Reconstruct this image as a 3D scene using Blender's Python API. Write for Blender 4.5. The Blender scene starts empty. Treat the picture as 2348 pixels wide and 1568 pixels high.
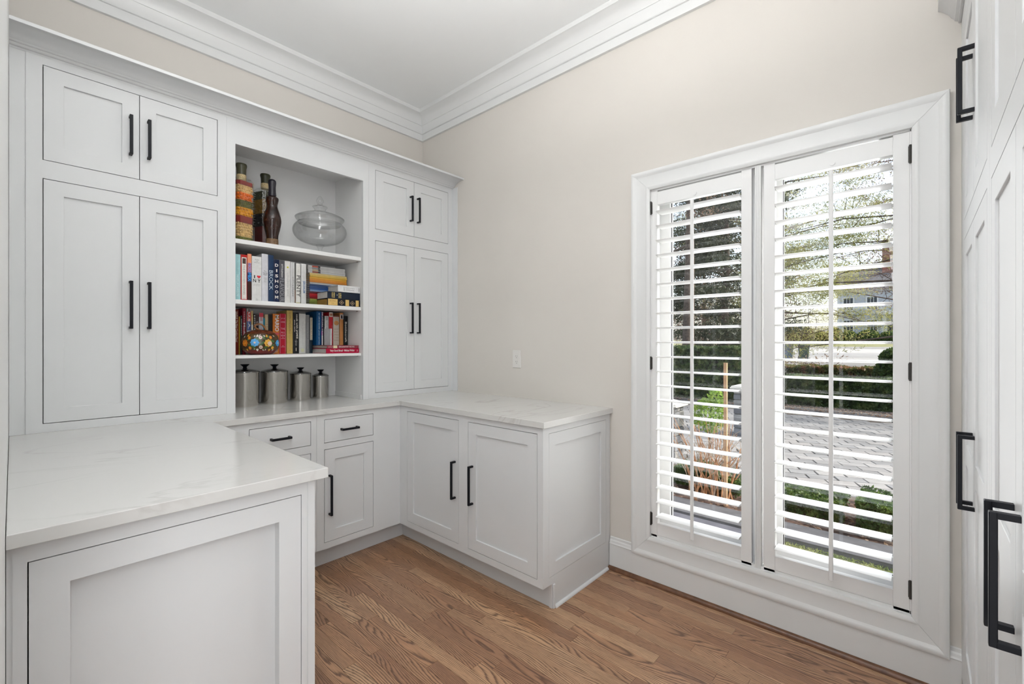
import bpy, bmesh, math, random
import numpy as np
from mathutils import Vector, Matrix, noise as mnoise

S = bpy.context.scene
COL = S.collection
R = math.radians

# ------------------------------------------------------------------ camera
cam_d = bpy.data.cameras.new('camera')
cam_d.sensor_width = 36.0
cam_d.lens = 15.868
cam_d.clip_start = 0.01
cam_d.clip_end = 500
cam = bpy.data.objects.new('camera', cam_d)
COL.objects.link(cam)
cam.location = (3.0867, -2.3042, 1.291)
cam.rotation_euler = (R(90), 0, R(42.066))
S.camera = cam

# ------------------------------------------------------------------ world, sun, lights, exposure
S.view_settings.view_transform = 'Standard'
S.view_settings.look = 'None'
S.view_settings.exposure = 0.0
S.view_settings.gamma = 1.0
S.view_settings.use_curve_mapping = False
W = bpy.data.worlds.new('sky')
S.world = W
W.use_nodes = True
wn, wl = W.node_tree.nodes, W.node_tree.links
wn.clear()
sky = wn.new('ShaderNodeTexSky')
sky.sky_type = 'NISHITA'
sky.sun_disc = False
sky.sun_elevation = R(40)
sky.sun_rotation = R(60)
sky.dust_density = 3.0
bg = wn.new('ShaderNodeBackground')
bg.inputs['Strength'].default_value = 0.42
wo = wn.new('ShaderNodeOutputWorld')
hs = wn.new('ShaderNodeHueSaturation')
hs.inputs['Saturation'].default_value = 0.6
wl.new(sky.outputs[0], hs.inputs['Color'])
wl.new(hs.outputs[0], bg.inputs[0])
wl.new(bg.outputs[0], wo.inputs[0])

sun_d = bpy.data.lights.new('sun', 'SUN')
sun_d.energy = 4.2
sun_d.angle = R(0.6)
sun_d.color = (1.0, 0.95, 0.86)
sun = bpy.data.objects.new('sun', sun_d)
COL.objects.link(sun)
sun_dir = Vector((0.93, 0.12, 0.74)).normalized()          # towards the sun
sun.rotation_euler = sun_dir.to_track_quat('Z', 'Y').to_euler()
sun.location = (12, 8, 12)


def area(name, loc, target, sx, sy, power, color=(1, 1, 1)):
    d = bpy.data.lights.new(name, 'AREA')
    d.shape = 'RECTANGLE'
    d.size, d.size_y = sx, sy
    d.energy = power
    d.color = color
    o = bpy.data.objects.new(name, d)
    COL.objects.link(o)
    o.location = loc
    o.rotation_euler = (Vector(loc) - Vector(target)).to_track_quat('Z', 'Y').to_euler()
    return o


pd = bpy.data.lights.new('pendant_light', 'POINT')  # added fill lamp out of view; no fixture hangs here
pd.energy = 4
pd.shadow_soft_size = 0.16
pd.color = (1.0, 0.99, 0.975)
po = bpy.data.objects.new('pendant_light', pd)
COL.objects.link(po)
po.location = (2.25, -1.85, 2.35)
area('pendant_uplight', (2.25, -1.75, 2.42), (2.25, -1.75, 3.1), 0.7, 0.7, 40, (1.0, 0.995, 0.985))  # unseen upward fill, added to brighten the ceiling
area('doorway_light', (3.08, -2.425, 1.40), (1.6, -1.0, 1.2), 0.40, 2.3, 20, (0.98, 0.99, 1.0))  # added frontal fill behind the camera, lifts the niche and cabinets
area('window_daylight', (2.54, 0.24, 1.25), (1.7, -2.0, 1.1), 0.95, 1.7, 15, (0.98, 0.99, 1.0))

area('sunlit_ground_bounce', (2.15, 0.62, -0.45), (2.65, 0.0, 1.3), 1.3, 0.7, 34, (1.0, 0.99, 0.96))  # hidden lamp below the sill, added to whiten louver undersides and reveals


# ------------------------------------------------------------------ materials
def nmat(name):
    m = bpy.data.materials.new(name)
    m.use_nodes = True
    n = m.node_tree.nodes
    return m, n, m.node_tree.links, n['Principled BSDF']


def paint(name, col, rough=0.5, var=0.03, scale=6.0, bump=0.0, bscale=200.0, metallic=0.0, spec=None):
    m, n, l, b = nmat(name)
    tc = n.new('ShaderNodeTexCoord')
    nz = n.new('ShaderNodeTexNoise')
    nz.inputs['Scale'].default_value = scale
    nz.inputs['Detail'].default_value = 3
    l.new(tc.outputs['Object'], nz.inputs['Vector'])
    r = n.new('ShaderNodeValToRGB')
    r.color_ramp.elements[0].position = 0.3
    r.color_ramp.elements[1].position = 0.7
    r.color_ramp.elements[0].color = tuple(c * (1 - var) for c in col) + (1,)
    r.color_ramp.elements[1].color = tuple(min(1, c * (1 + var)) for c in col) + (1,)
    l.new(nz.outputs[0], r.inputs[0])
    l.new(r.outputs[0], b.inputs['Base Color'])
    b.inputs['Roughness'].default_value = rough
    b.inputs['Metallic'].default_value = metallic
    if spec is not None:
        b.inputs['Specular IOR Level'].default_value = spec
    if bump > 0:
        n2 = n.new('ShaderNodeTexNoise')
        n2.inputs['Scale'].default_value = bscale
        l.new(tc.outputs['Object'], n2.inputs['Vector'])
        bp = n.new('ShaderNodeBump')
        bp.inputs['Strength'].default_value = bump
        bp.inputs['Distance'].default_value = 0.001
        l.new(n2.outputs[0], bp.inputs['Height'])
        l.new(bp.outputs[0], b.inputs['Normal'])
    return m


M = {}
M['cab'] = paint('cabinet_paint_pale_grey', (0.685, 0.694, 0.700), 0.38, 0.01, 3)
M['cabin'] = paint('cabinet_interior', (0.05, 0.05, 0.05), 0.6, 0.02)  # near-black colour puts the shade into the door gaps
M['niche'] = paint('niche_paint', (0.76, 0.76, 0.755), 0.45, 0.01, 3)
M['trim'] = paint('trim_white', (0.72, 0.725, 0.72), 0.35, 0.01, 3)
M['shut'] = paint('shutter_white', (0.78, 0.78, 0.775), 0.35, 0.01, 3)
M['wall'] = paint('wall_beige', (0.650, 0.616, 0.572), 0.8, 0.015, 2, 0.15, 350)
M['ceil'] = paint('ceiling_white', (0.86, 0.87, 0.87), 0.9, 0.01, 2)
M['black'] = paint('handle_black', (0.0035, 0.0045, 0.008), 0.45, 0.1, spec=0.25)
M['hinge'] = paint('hinge_bronze', (0.03, 0.027, 0.024), 0.4, 0.1)
M['shoe'] = paint('shoe_moulding_brown', (0.13, 0.055, 0.025), 0.35, 0.35, 30)
M['plastic'] = paint('outlet_plastic', (0.72, 0.70, 0.67), 0.35, 0.01)
M['slot'] = paint('outlet_slot', (0.12, 0.11, 0.10), 0.6, 0.01)
M['gasket'] = paint('gasket', (0.03, 0.03, 0.035), 0.6, 0.1)
M['paper'] = paint('paper_edges', (0.52, 0.50, 0.47), 0.9, 0.06, 60)
M['gilt'] = paint('gilt_edges', (0.42, 0.24, 0.06), 0.45, 0.1, 80, metallic=0.4)

# quartz
m, n, l, b = nmat('quartz_white')
tc = n.new('ShaderNodeTexCoord')
mp = n.new('ShaderNodeMapping')
mp.inputs['Rotation'].default_value = (0, 0, R(12))
mp.inputs['Scale'].default_value = (1.7, 0.5, 1)
nz = n.new('ShaderNodeTexNoise')
nz.inputs['Scale'].default_value = 1.6
nz.inputs['Detail'].default_value = 7
nz.inputs['Distortion'].default_value = 1.6
r = n.new('ShaderNodeValToRGB')
e = r.color_ramp.elements
e[0].position, e[0].color = 0.485, (0.635, 0.63, 0.612, 1)
e[1].position, e[1].color = 0.515, (0.635, 0.63, 0.612, 1)
mid = e.new(0.50)
mid.color = (0.555, 0.545, 0.525, 1)
nz2 = n.new('ShaderNodeTexNoise')
nz2.inputs['Scale'].default_value = 3
nz2.inputs['Detail'].default_value = 2
mx = n.new('ShaderNodeMixRGB')
mx.inputs[2].default_value = (0.635, 0.63, 0.612, 1)
l.new(tc.outputs['Object'], mp.inputs[0])
l.new(mp.outputs[0], nz.inputs['Vector'])
l.new(nz.outputs[0], r.inputs[0])
l.new(tc.outputs['Object'], nz2.inputs['Vector'])
r2 = n.new('ShaderNodeValToRGB')
r2.color_ramp.elements[0].position = 0.42
r2.color_ramp.elements[1].position = 0.6
l.new(nz2.outputs[0], r2.inputs[0])
l.new(r2.outputs[0], mx.inputs[0])
l.new(r.outputs[0], mx.inputs[1])
l.new(mx.outputs[0], b.inputs['Base Color'])
b.inputs['Roughness'].default_value = 0.16
M['quartz'] = m

# oak
m, n, l, b = nmat('oak_plank')
tc = n.new('ShaderNodeTexCoord')
oi = n.new('ShaderNodeObjectInfo')
mul = n.new('ShaderNodeMath'); mul.operation = 'MULTIPLY'; mul.inputs[1].default_value = 37.0
l.new(oi.outputs['Random'], mul.inputs[0])
cb = n.new('ShaderNodeCombineXYZ')
l.new(mul.outputs[0], cb.inputs[0]); l.new(mul.outputs[0], cb.inputs[1]); l.new(mul.outputs[0], cb.inputs[2])
va = n.new('ShaderNodeVectorMath'); va.operation = 'ADD'
l.new(tc.outputs['Object'], va.inputs[0]); l.new(cb.outputs[0], va.inputs[1])
mp = n.new('ShaderNodeMapping')
mp.inputs['Scale'].default_value = (1.5, 8.5, 1.0)
l.new(va.outputs[0], mp.inputs[0])
gn = n.new('ShaderNodeTexNoise'); gn.inputs['Scale'].default_value = 1.0; gn.inputs['Detail'].default_value = 1.6; gn.inputs['Roughness'].default_value = 0.42
l.new(mp.outputs[0], gn.inputs['Vector'])
sx = n.new('ShaderNodeSeparateXYZ'); l.new(va.outputs[0], sx.inputs[0])
gm = n.new('ShaderNodeMath'); gm.operation = 'MULTIPLY'; gm.inputs[1].default_value = 21.0; l.new(gn.outputs[0], gm.inputs[0])
ym = n.new('ShaderNodeMath'); ym.operation = 'MULTIPLY_ADD'; ym.inputs[1].default_value = 120.0
l.new(sx.outputs['Y'], ym.inputs[0]); l.new(gm.outputs[0], ym.inputs[2])
fn_ = n.new('ShaderNodeTexNoise'); fn_.inputs['Scale'].default_value = 1.0; fn_.inputs['Detail'].default_value = 3
mpf = n.new('ShaderNodeMapping'); mpf.inputs['Scale'].default_value = (22, 260, 1)
l.new(va.outputs[0], mpf.inputs[0]); l.new(mpf.outputs[0], fn_.inputs['Vector'])
ad = n.new('ShaderNodeMath'); ad.operation = 'MULTIPLY_ADD'; ad.inputs[1].default_value = 0.55
l.new(fn_.outputs[0], ad.inputs[0]); l.new(ym.outputs[0], ad.inputs[2])
wv = n.new('ShaderNodeMath'); wv.operation = 'FRACT'; l.new(ad.outputs[0], wv.inputs[0])
rg = n.new('ShaderNodeValToRGB')
e = rg.color_ramp.elements
e[0].position, e[0].color = 0.0, (0.70, 0.70, 0.70, 1)
e[1].position, e[1].color = 0.16, (0.10, 0.10, 0.10, 1)
for ps, v_ in ((0.26, 0.25), (0.45, 0.80), (0.75, 1.0), (0.98, 0.92)):
    k_ = e.new(ps); k_.color = (v_, v_, v_, 1)
l.new(wv.outputs[0], rg.inputs[0])
# pores
mp2 = n.new('ShaderNodeMapping')
mp2.inputs['Scale'].default_value = (14, 420, 1)
l.new(va.outputs[0], mp2.inputs[0])
nz = n.new('ShaderNodeTexNoise'); nz.inputs['Scale'].default_value = 1.0; nz.inputs['Detail'].default_value = 2
l.new(mp2.outputs[0], nz.inputs['Vector'])
# broad tone
mp3 = n.new('ShaderNodeMapping'); mp3.inputs['Scale'].default_value = (1.2, 14, 1)
l.new(va.outputs[0], mp3.inputs[0])
nz3 = n.new('ShaderNodeTexNoise'); nz3.inputs['Scale'].default_value = 1.0
l.new(mp3.outputs[0], nz3.inputs['Vector'])
base = n.new('ShaderNodeValToRGB')
e = base.color_ramp.elements
e[0].position, e[0].color = 0.0, (0.42, 0.200, 0.095, 1)
e[1].position, e[1].color = 1.0, (0.74, 0.455, 0.250, 1)
k = e.new(0.5); k.color = (0.57, 0.300, 0.150, 1)
l.new(oi.outputs['Random'], base.inputs[0])
m1 = n.new('ShaderNodeMixRGB'); m1.blend_type = 'MULTIPLY'; m1.inputs[0].default_value = 0.5
l.new(base.outputs[0], m1.inputs[1]); l.new(nz3.outputs[0], m1.inputs[2])
br = n.new('ShaderNodeBrightContrast'); br.inputs[1].default_value = 0.03
l.new(m1.outputs[0], br.inputs[0])
m2 = n.new('ShaderNodeMixRGB'); m2.inputs[1].default_value = (0.095, 0.040, 0.020, 1)
l.new(rg.outputs[0], m2.inputs[0]); l.new(br.outputs[0], m2.inputs[2])
m3 = n.new('ShaderNodeMixRGB'); m3.blend_type = 'MULTIPLY'; m3.inputs[0].default_value = 0.45
rp = n.new('ShaderNodeValToRGB'); rp.color_ramp.elements[0].position = 0.35; rp.color_ramp.elements[1].position = 0.55
rp.color_ramp.elements[0].color = (0.45, 0.42, 0.40, 1)
l.new(nz.outputs[0], rp.inputs[0])
l.new(m2.outputs[0], m3.inputs[1]); l.new(rp.outputs[0], m3.inputs[2])
l.new(m3.outputs[0], b.inputs['Base Color'])
b.inputs['Roughness'].default_value = 0.34
b.inputs['Coat Weight'].default_value = 0.15
b.inputs['Coat Roughness'].default_value = 0.25
M['oak'] = m


def thin_glass(name, tint=(0.93, 0.96, 0.95), refl=1.0, ior=1.5, rough=0.0, edge=0.0, edgecol=(0.5, 0.52, 0.52)):
    m = bpy.data.materials.new(name)
    m.use_nodes = True
    n, l = m.node_tree.nodes, m.node_tree.links
    n.clear()
    out = n.new('ShaderNodeOutputMaterial')
    tr = n.new('ShaderNodeBsdfTransparent'); tr.inputs[0].default_value = tint + (1,)
    gl = n.new('ShaderNodeBsdfGlossy'); gl.inputs['Roughness'].default_value = rough
    lwf = n.new('ShaderNodeLayerWeight'); lwf.inputs[0].default_value = 0.5
    p5 = n.new('ShaderNodeMath'); p5.operation = 'POWER'; p5.inputs[1].default_value = 5.0
    l.new(lwf.outputs['Facing'], p5.inputs[0])
    fr = n.new('ShaderNodeMath'); fr.operation = 'MULTIPLY_ADD'; fr.inputs[1].default_value = 0.9; fr.inputs[2].default_value = 0.045
    l.new(p5.outputs[0], fr.inputs[0])
    mm = n.new('ShaderNodeMath'); mm.operation = 'MULTIPLY'; mm.inputs[1].default_value = refl; mm.use_clamp = True
    mx = n.new('ShaderNodeMixShader')
    l.new(fr.outputs[0], mm.inputs[0]); l.new(mm.outputs[0], mx.inputs[0])
    l.new(tr.outputs[0], mx.inputs[1]); l.new(gl.outputs[0], mx.inputs[2])
    res = mx
    if edge > 0:
        lw = n.new('ShaderNodeLayerWeight'); lw.inputs[0].default_value = 0.35
        pw = n.new('ShaderNodeMath'); pw.operation = 'POWER'; pw.inputs[1].default_value = 3.0
        pm = n.new('ShaderNodeMath'); pm.operation = 'MULTIPLY'; pm.inputs[1].default_value = edge; pm.use_clamp = True
        df = n.new('ShaderNodeBsdfDiffuse'); df.inputs[0].default_value = edgecol + (1,)
        mx2 = n.new('ShaderNodeMixShader')
        l.new(lw.outputs['Facing'], pw.inputs[0]); l.new(pw.outputs[0], pm.inputs[0]); l.new(pm.outputs[0], mx2.inputs[0])
        l.new(res.outputs[0], mx2.inputs[1]); l.new(df.outputs[0], mx2.inputs[2])
        res = mx2
    l.new(res.outputs[0], out.inputs[0])
    return m


M['pane'] = thin_glass('window_glass', (0.95, 0.97, 0.97), 1.5)
M['glass'] = thin_glass('clear_glass', (0.985, 0.987, 0.987), 1.4, edge=0.35, edgecol=(0.30, 0.31, 0.32))
M['bottleglass'] = thin_glass('bottle_glass', (0.97, 0.98, 0.97), 1.4)

# brushed steel
m, n, l, b = nmat('brushed_steel')
tc = n.new('ShaderNodeTexCoord')
mp = n.new('ShaderNodeMapping'); mp.inputs['Scale'].default_value = (2, 2, 500)
nz = n.new('ShaderNodeTexNoise'); nz.inputs['Scale'].default_value = 1
l.new(tc.outputs['Object'], mp.inputs[0]); l.new(mp.outputs[0], nz.inputs['Vector'])
r = n.new('ShaderNodeValToRGB')
r.color_ramp.elements[0].color = (0.50, 0.48, 0.455, 1); r.color_ramp.elements[1].color = (0.58, 0.56, 0.53, 1)
l.new(nz.outputs[0], r.inputs[0]); l.new(r.outputs[0], b.inputs['Base Color'])
b.inputs['Metallic'].default_value = 1
b.inputs['Roughness'].default_value = 0.13
b.inputs['Anisotropic'].default_value = 0.35
tg = n.new('ShaderNodeTangent'); tg.direction_type = 'RADIAL'; tg.axis = 'Z'
l.new(tg.outputs[0], b.inputs['Tangent'])
M['steel'] = m
M['steeldark'] = paint('polished_lid', (0.30, 0.30, 0.29), 0.16, 0.03, metallic=1.0)


def flat(name, col, rough=0.5, var=0.06, scale=40, **k):
    key = name
    if key not in M:
        M[key] = paint(name, col, rough, var, scale, **k)
    return M[key]


def leafmat(name, c0, c1, c2, rough=0.5, scale=9):
    m, n, l, b = nmat(name)
    tc = n.new('ShaderNodeTexCoord')
    nz = n.new('ShaderNodeTexNoise'); nz.inputs['Scale'].default_value = scale; nz.inputs['Detail'].default_value = 4
    l.new(tc.outputs['Object'], nz.inputs['Vector'])
    r = n.new('ShaderNodeValToRGB')
    e = r.color_ramp.elements
    e[0].position, e[0].color = 0.34, c0 + (1,)
    e[1].position, e[1].color = 0.68, c2 + (1,)
    k = e.new(0.5); k.color = c1 + (1,)
    l.new(nz.outputs[0], r.inputs[0]); l.new(r.outputs[0], b.inputs['Base Color'])
    b.inputs['Roughness'].default_value = rough
    tl = n.new('ShaderNodeBsdfTranslucent')
    l.new(r.outputs[0], tl.inputs['Color'])
    mx = n.new('ShaderNodeMixShader'); mx.inputs[0].default_value = 0.42
    l.new(b.outputs[0], mx.inputs[1]); l.new(tl.outputs[0], mx.inputs[2])
    l.new(mx.outputs[0], n['Material Output'].inputs['Surface'])
    return m


# ------------------------------------------------------------------ mesh helpers
def link(o, parent=None):
    COL.objects.link(o)
    if parent is not None:
        o.parent = parent
    return o


def fin(name, bm, mat, parent=None, smooth=False, loc=None):
    me = bpy.data.meshes.new(name)
    bmesh.ops.recalc_face_normals(bm, faces=bm.faces[:])
    bm.to_mesh(me)
    bm.free()
    if isinstance(mat, (list, tuple)):
        for x in mat:
            me.materials.append(x)
    else:
        me.materials.append(mat)
    if smooth:
        for p in me.polygons:
            p.use_smooth = True
        try:
            me.set_sharp_from_angle(angle=R(40))
        except Exception:
            pass
    o = bpy.data.objects.new(name, me)
    link(o, parent)
    if loc is not None:
        o.location = loc
    return o


def empty(name, loc=(0, 0, 0), rz=0.0):
    o = bpy.data.objects.new(name, None)
    o.empty_display_size = 0.05
    COL.objects.link(o)
    o.location = loc
    o.rotation_euler = (0, 0, rz)
    return o


def tag(o, label, cat, group=None, kind=None):
    o['label'] = label
    o['category'] = cat
    if group:
        o['group'] = group
    if kind:
        o['kind'] = kind
    return o


def struct(o, label=None, cat=None):
    o['kind'] = 'structure'
    if label:
        o['label'] = label
    if cat:
        o['category'] = cat
    return o


def box(bm, x0, x1, y0, y1, z0, z1, mi=0, bev=0.0):
    vs = [bm.verts.new((x, y, z)) for x in (x0, x1) for y in (y0, y1) for z in (z0, z1)]
    f = [(0, 1, 3, 2), (4, 6, 7, 5), (0, 4, 5, 1), (2, 3, 7, 6), (0, 2, 6, 4), (1, 5, 7, 3)]
    fs = []
    for q in f:
        a = bm.faces.new([vs[i] for i in q])
        a.material_index = mi
        fs.append(a)
    if bev > 0:
        es = list({e for a in fs for e in a.edges})
        bmesh.ops.bevel(bm, geom=es, offset=bev, segments=1, affect='EDGES', profile=0.5)
    return vs


class Fr:
    """a wall-like frame: a runs along u, b comes out along n, z is up"""
    def __init__(s, o, u, nn):
        s.o, s.u, s.n = Vector(o), Vector(u), Vector(nn)

    def p(s, a, b, z):
        return s.o + s.u * a + s.n * b + Vector((0, 0, z))

    def box(s, bm, a0, a1, b0, b1, z0, z1, bev=0.0):
        p, q = s.p(a0, b0, z0), s.p(a1, b1, z1)
        return box(bm, min(p.x, q.x), max(p.x, q.x), min(p.y, q.y), max(p.y, q.y), min(p.z, q.z), max(p.z, q.z), 0, bev)


def lathe(bm, prof, cx=0, cy=0, seg=40, mi=0, fn=None):
    rings = []
    for (r_, z) in prof:
        ring = []
        for i in range(seg):
            t = 2 * math.pi * i / seg
            rr = r_ * (fn(t) if fn else 1)
            ring.append(bm.verts.new((cx + rr * math.cos(t), cy + rr * math.sin(t), z)))
        rings.append(ring)
    for a, b2 in zip(rings[:-1], rings[1:]):
        for i in range(seg):
            j = (i + 1) % seg
            f = bm.faces.new((a[i], a[j], b2[j], b2[i]))
            f.material_index = mi
    for ring, (r_, z) in ((rings[0], prof[0]), (rings[-1], prof[-1])):
        if r_ > 1e-5:
            f = bm.faces.new(ring); f.material_index = mi
        else:
            bmesh.ops.pointmerge(bm, verts=ring, merge_co=Vector((cx, cy, z)))


def smooth_pts(pts, n_=5):
    V = [Vector(p) for p in pts]
    out = []
    for i in range(len(V) - 1):
        p0, p1, p2, p3 = V[max(i - 1, 0)], V[i], V[i + 1], V[min(i + 2, len(V) - 1)]
        for k in range(n_):
            t = k / n_
            out.append(0.5 * ((2 * p1) + (p2 - p0) * t + (2 * p0 - 5 * p1 + 4 * p2 - p3) * t * t + (3 * p1 - p0 - 3 * p2 + p3) * t ** 3))
    out.append(V[-1])
    return out


def smooth_prof(prof, n_=5):
    return [(max(p.x, 0.0001), p.y) for p in smooth_pts([(a, b2, 0) for a, b2 in prof], n_)]


def tube(bm, pts, rad, seg=6, mi=0):
    rings = []
    n_ = len(pts)
    for i, p in enumerate(pts):
        p = Vector(p)
        d = (Vector(pts[min(i + 1, n_ - 1)]) - Vector(pts[max(i - 1, 0)])).normalized()
        a = d.orthogonal().normalized() if i == 0 else (pa - d * pa.dot(d)).normalized()
        pa = a
        c = d.cross(a)
        r_ = rad[i] if isinstance(rad, (list, tuple)) else rad
        rings.append([bm.verts.new(p + (a * math.cos(2 * math.pi * k / seg) + c * math.sin(2 * math.pi * k / seg)) * r_) for k in range(seg)])
    for a, b2 in zip(rings[:-1], rings[1:]):
        for i in range(seg):
            j = (i + 1) % seg
            bm.faces.new((a[i], a[j], b2[j], b2[i])).material_index = mi
    bm.faces.new(rings[0][::-1]).material_index = mi
    bm.faces.new(rings[-1]).material_index = mi


def sweep(bm, prof, stations):
    """prof: list of 2D points; stations: functions mapping (p, z) -> 3D; open profile closed on itself"""
    rows = [[bm.verts.new(st(p, z)) for (p, z) in prof] for st in stations]
    k = len(prof)
    for a, b2 in zip(rows[:-1], rows[1:]):
        for i in range(k):
            j = (i + 1) % k
            bm.faces.new((a[i], a[j], b2[j], b2[i]))
    bm.faces.new(rows[0][::-1])
    bm.faces.new(rows[-1])


# ------------------------------------------------------------------ dimensions (metres)
ZC = 3.16          # ceiling
YF = -2.313        # front wall plane
XR = 3.80          # right wall behind the tall cabinets
XU, XB, YP = 0.385, 0.595, -0.624

# ------------------------------------------------------------------ room shell
def wallbox(name, b6, mat, label):
    bm = bmesh.new(); box(bm, *b6)
    return struct(fin(name, bm, mat), label, 'wall')


wallbox('wall_left', (-0.15, 0.0, YF - 0.15, 0.15, -0.75, ZC + 0.1), M['wall'], 'beige painted wall above the bank of tall pale cabinets')
bm = bmesh.new()
WX0, WX1, WZ0, WZ1 = 2.005, 3.072, 0.245, 2.110
box(bm, 0.0, WX0, 0.0, 0.15, -0.75, ZC + 0.1)
box(bm, WX1, XR + 0.15, 0.0, 0.15, -0.75, ZC + 0.1)
box(bm, WX0, WX1, 0.0, 0.15, WZ1, ZC + 0.1)
box(bm, WX0, WX1, 0.0, 0.15, -0.75, WZ0)
struct(fin('wall_back', bm, M['wall']), 'beige painted wall holding the shuttered window', 'wall')
wallbox('wall_right', (XR, XR + 0.15, YF - 0.15, 0.0, -0.05, ZC + 0.1), M['wall'], 'beige wall behind the tall black-handled pantry cabinets')
bm = bmesh.new()
box(bm, 0.0, 2.37, YF - 0.12, YF, -0.05, ZC + 0.1)
box(bm, 2.37, 3.2, YF - 0.12, YF, 2.75, ZC + 0.1)
box(bm, 3.2, XR, YF - 0.12, YF, -0.05, ZC + 0.1)
struct(fin('wall_front', bm, M['trim']), 'white painted wall edge at the left side of the view', 'wall')
wallbox('ceiling', (-0.15, XR + 0.15, YF - 0.15, 0.15, ZC, ZC + 0.12), M['ceil'], 'plain white ceiling inside the crown moulding')
bpy.data.objects['ceiling']['category'] = 'ceiling'
# hall behind the doorway (closes the view out behind the camera)
bm = bmesh.new()
box(bm, 0.5, 5.0, -4.9, -4.8, -0.05, ZC)
box(bm, 0.4, 0.5, -4.9, YF - 0.12, -0.05, ZC)
box(bm, 5.0, 5.1, -4.9, YF - 0.12, -0.05, ZC)
box(bm, 0.4, 5.1, -4.9, YF - 0.15, ZC, ZC + 0.1)
box(bm, 0.4, 5.1, -4.9, YF - 0.12, -0.06, -0.0)
box(bm, XR, 5.1, YF - 0.14, YF - 0.12, -0.05, ZC)
struct(fin('wall_hall', bm, M['wall']), 'plain shell of the adjoining hall behind the viewer', 'wall')

# floor with individual oak strips
bm = bmesh.new(); box(bm, -0.0, XR, YF - 0.12, 0.0, -0.06, -0.012)
floor = struct(fin('floor', bm, paint('subfloor', (0.05, 0.03, 0.02), 0.9)), 'stained oak strip floor running towards the corner cabinets', 'floor')
rng = random.Random(11)
PW = 0.0572
row = 0
y = -0.0035
while y > YF - 0.08:
    x = 0.47 - rng.random() * 0.5
    if y > -0.56:
        x = 0.5 - rng.random() * 0.5
    while x < 3.26:
        L = rng.choice((0.45, 0.6, 0.75, 0.95, 1.15, 1.4))
        x1 = min(x + L, 3.30)
        if x1 > 0.42 and x1 - x > 0.03:
            bm = bmesh.new()
            ln = x1 - max(x, 0.40)
            g = 0.00035
            w = PW / 2 - g
            zt = rng.uniform(-0.0002, 0.0)
            lo = [bm.verts.new((sx, sy, -0.0118)) for sx, sy in ((g, -w), (ln - g, -w), (ln - g, w), (g, w))]
            mi_ = [bm.verts.new((sx, sy, zt - 0.0006)) for sx, sy in ((g, -w), (ln - g, -w), (ln - g, w), (g, w))]
            c = 0.0006
            hi = [bm.verts.new((sx, sy, zt)) for sx, sy in ((g + c, -w + c), (ln - g - c, -w + c), (ln - g - c, w - c), (g + c, w - c))]
            for A, B in ((lo, mi_), (mi_, hi)):
                for i in range(4):
                    j = (i + 1) % 4
                    bm.faces.new((A[i], A[j], B[j], B[i]))
            bm.faces.new(hi); bm.faces.new(lo[::-1])
            fin('floorboard', bm, M['oak'], floor, loc=(max(x, 0.40), y - PW / 2, 0))
        x = x1
        if x >= 3.29:
            break
    y -= PW
    row += 1

# crown moulding of the room
CR = [(0, 2.960), (0.018, 2.960), (0.018, 3.011), (0.027, 3.012), (0.029, 3.015), (0.027, 3.019), (0.0225, 3.020), (0.0225, 3.024),
      (0.025, 3.045), (0.033, 3.068), (0.035, 3.074), (0.039, 3.075), (0.046, 3.093), (0.060, 3.112), (0.080, 3.124),
      (0.104, 3.130), (0.108, 3.132), (0.112, 3.132), (0.112, ZC), (0, ZC)]
bm = bmesh.new()
sweep(bm, CR, [lambda p, z: (p, YF + 0.0, z), lambda p, z: (p, -p, z)])
struct(fin('trim_1', bm, M['trim'], smooth=True), 'white cove crown moulding above the tall cabinets', 'moulding')
bm = bmesh.new()
sweep(bm, CR, [lambda p, z: (p, -p, z), lambda p, z: (XR, -p, z)])
struct(fin('trim_2', bm, M['trim'], smooth=True), 'white cove crown moulding above the window wall', 'moulding')

# baseboard on the window wall
BBp = [(0, 0.0), (0.016, 0.0), (0.016, 0.140), (0.018, 0.143), (0.014, 0.150), (0.012, 0.160), (0.008, 0.166), (0.008, 0.178), (0, 0.180)]
for nm, xa, xb, txt in (('baseboard_left', 1.772, 1.909, 'short white baseboard between the corner cabinet and the window casing'),
                        ('baseboard_right', 3.170, 3.20, 'short white baseboard stub between window casing and tall cabinets')):
    bm = bmesh.new()
    sweep(bm, BBp, [lambda p, z, xa=xa: (xa, -p, z), lambda p, z, xb=xb: (xb, -p, z)])
    struct(fin(nm, bm, M['trim'], smooth=False), txt, 'baseboard')
bm = bmesh.new(); box(bm, 1.909, 3.170, -0.016, 0, 0.0, 0.150, 0, 0.0)
struct(fin('baseboard_back', bm, M['trim']), 'plain white baseboard under the window casing', 'baseboard')
bm = bmesh.new()
q = [(0.016, 0.0)] + [(0.016 + 0.019 * math.cos(t), 0.019 * math.sin(t)) for t in [R(a) for a in (0, 18, 36, 54, 72, 90)]]
sweep(bm, q, [lambda p, z: (1.7700, -p, z), lambda p, z: (3.199, -p, z)])
struct(fin('trim_3', bm, M['shoe'], smooth=True), 'dark brown wooden shoe moulding along the window wall floor', 'moulding')

# ------------------------------------------------------------------ window casing (picture frame, mitred)
CX0, CX1, CZ0, CZ1 = 1.909, 3.170, 0.134, 2.211      # outer
IX0, IX1, IZ0, IZ1 = 2.015, 3.063, 0.250, 2.104      # inner
CP = [(0.0, 0.0), (0.0, 0.020), (0.002, 0.0235), (0.008, 0.0255), (0.016, 0.0250), (0.022, 0.0220), (0.027, 0.0205), (0.029, 0.0190),
      (0.032, 0.0185), (0.082, 0.0175), (0.084, 0.0185), (0.092, 0.0175), (0.099, 0.0145), (0.104, 0.0130), (0.106, 0.0)]


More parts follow.
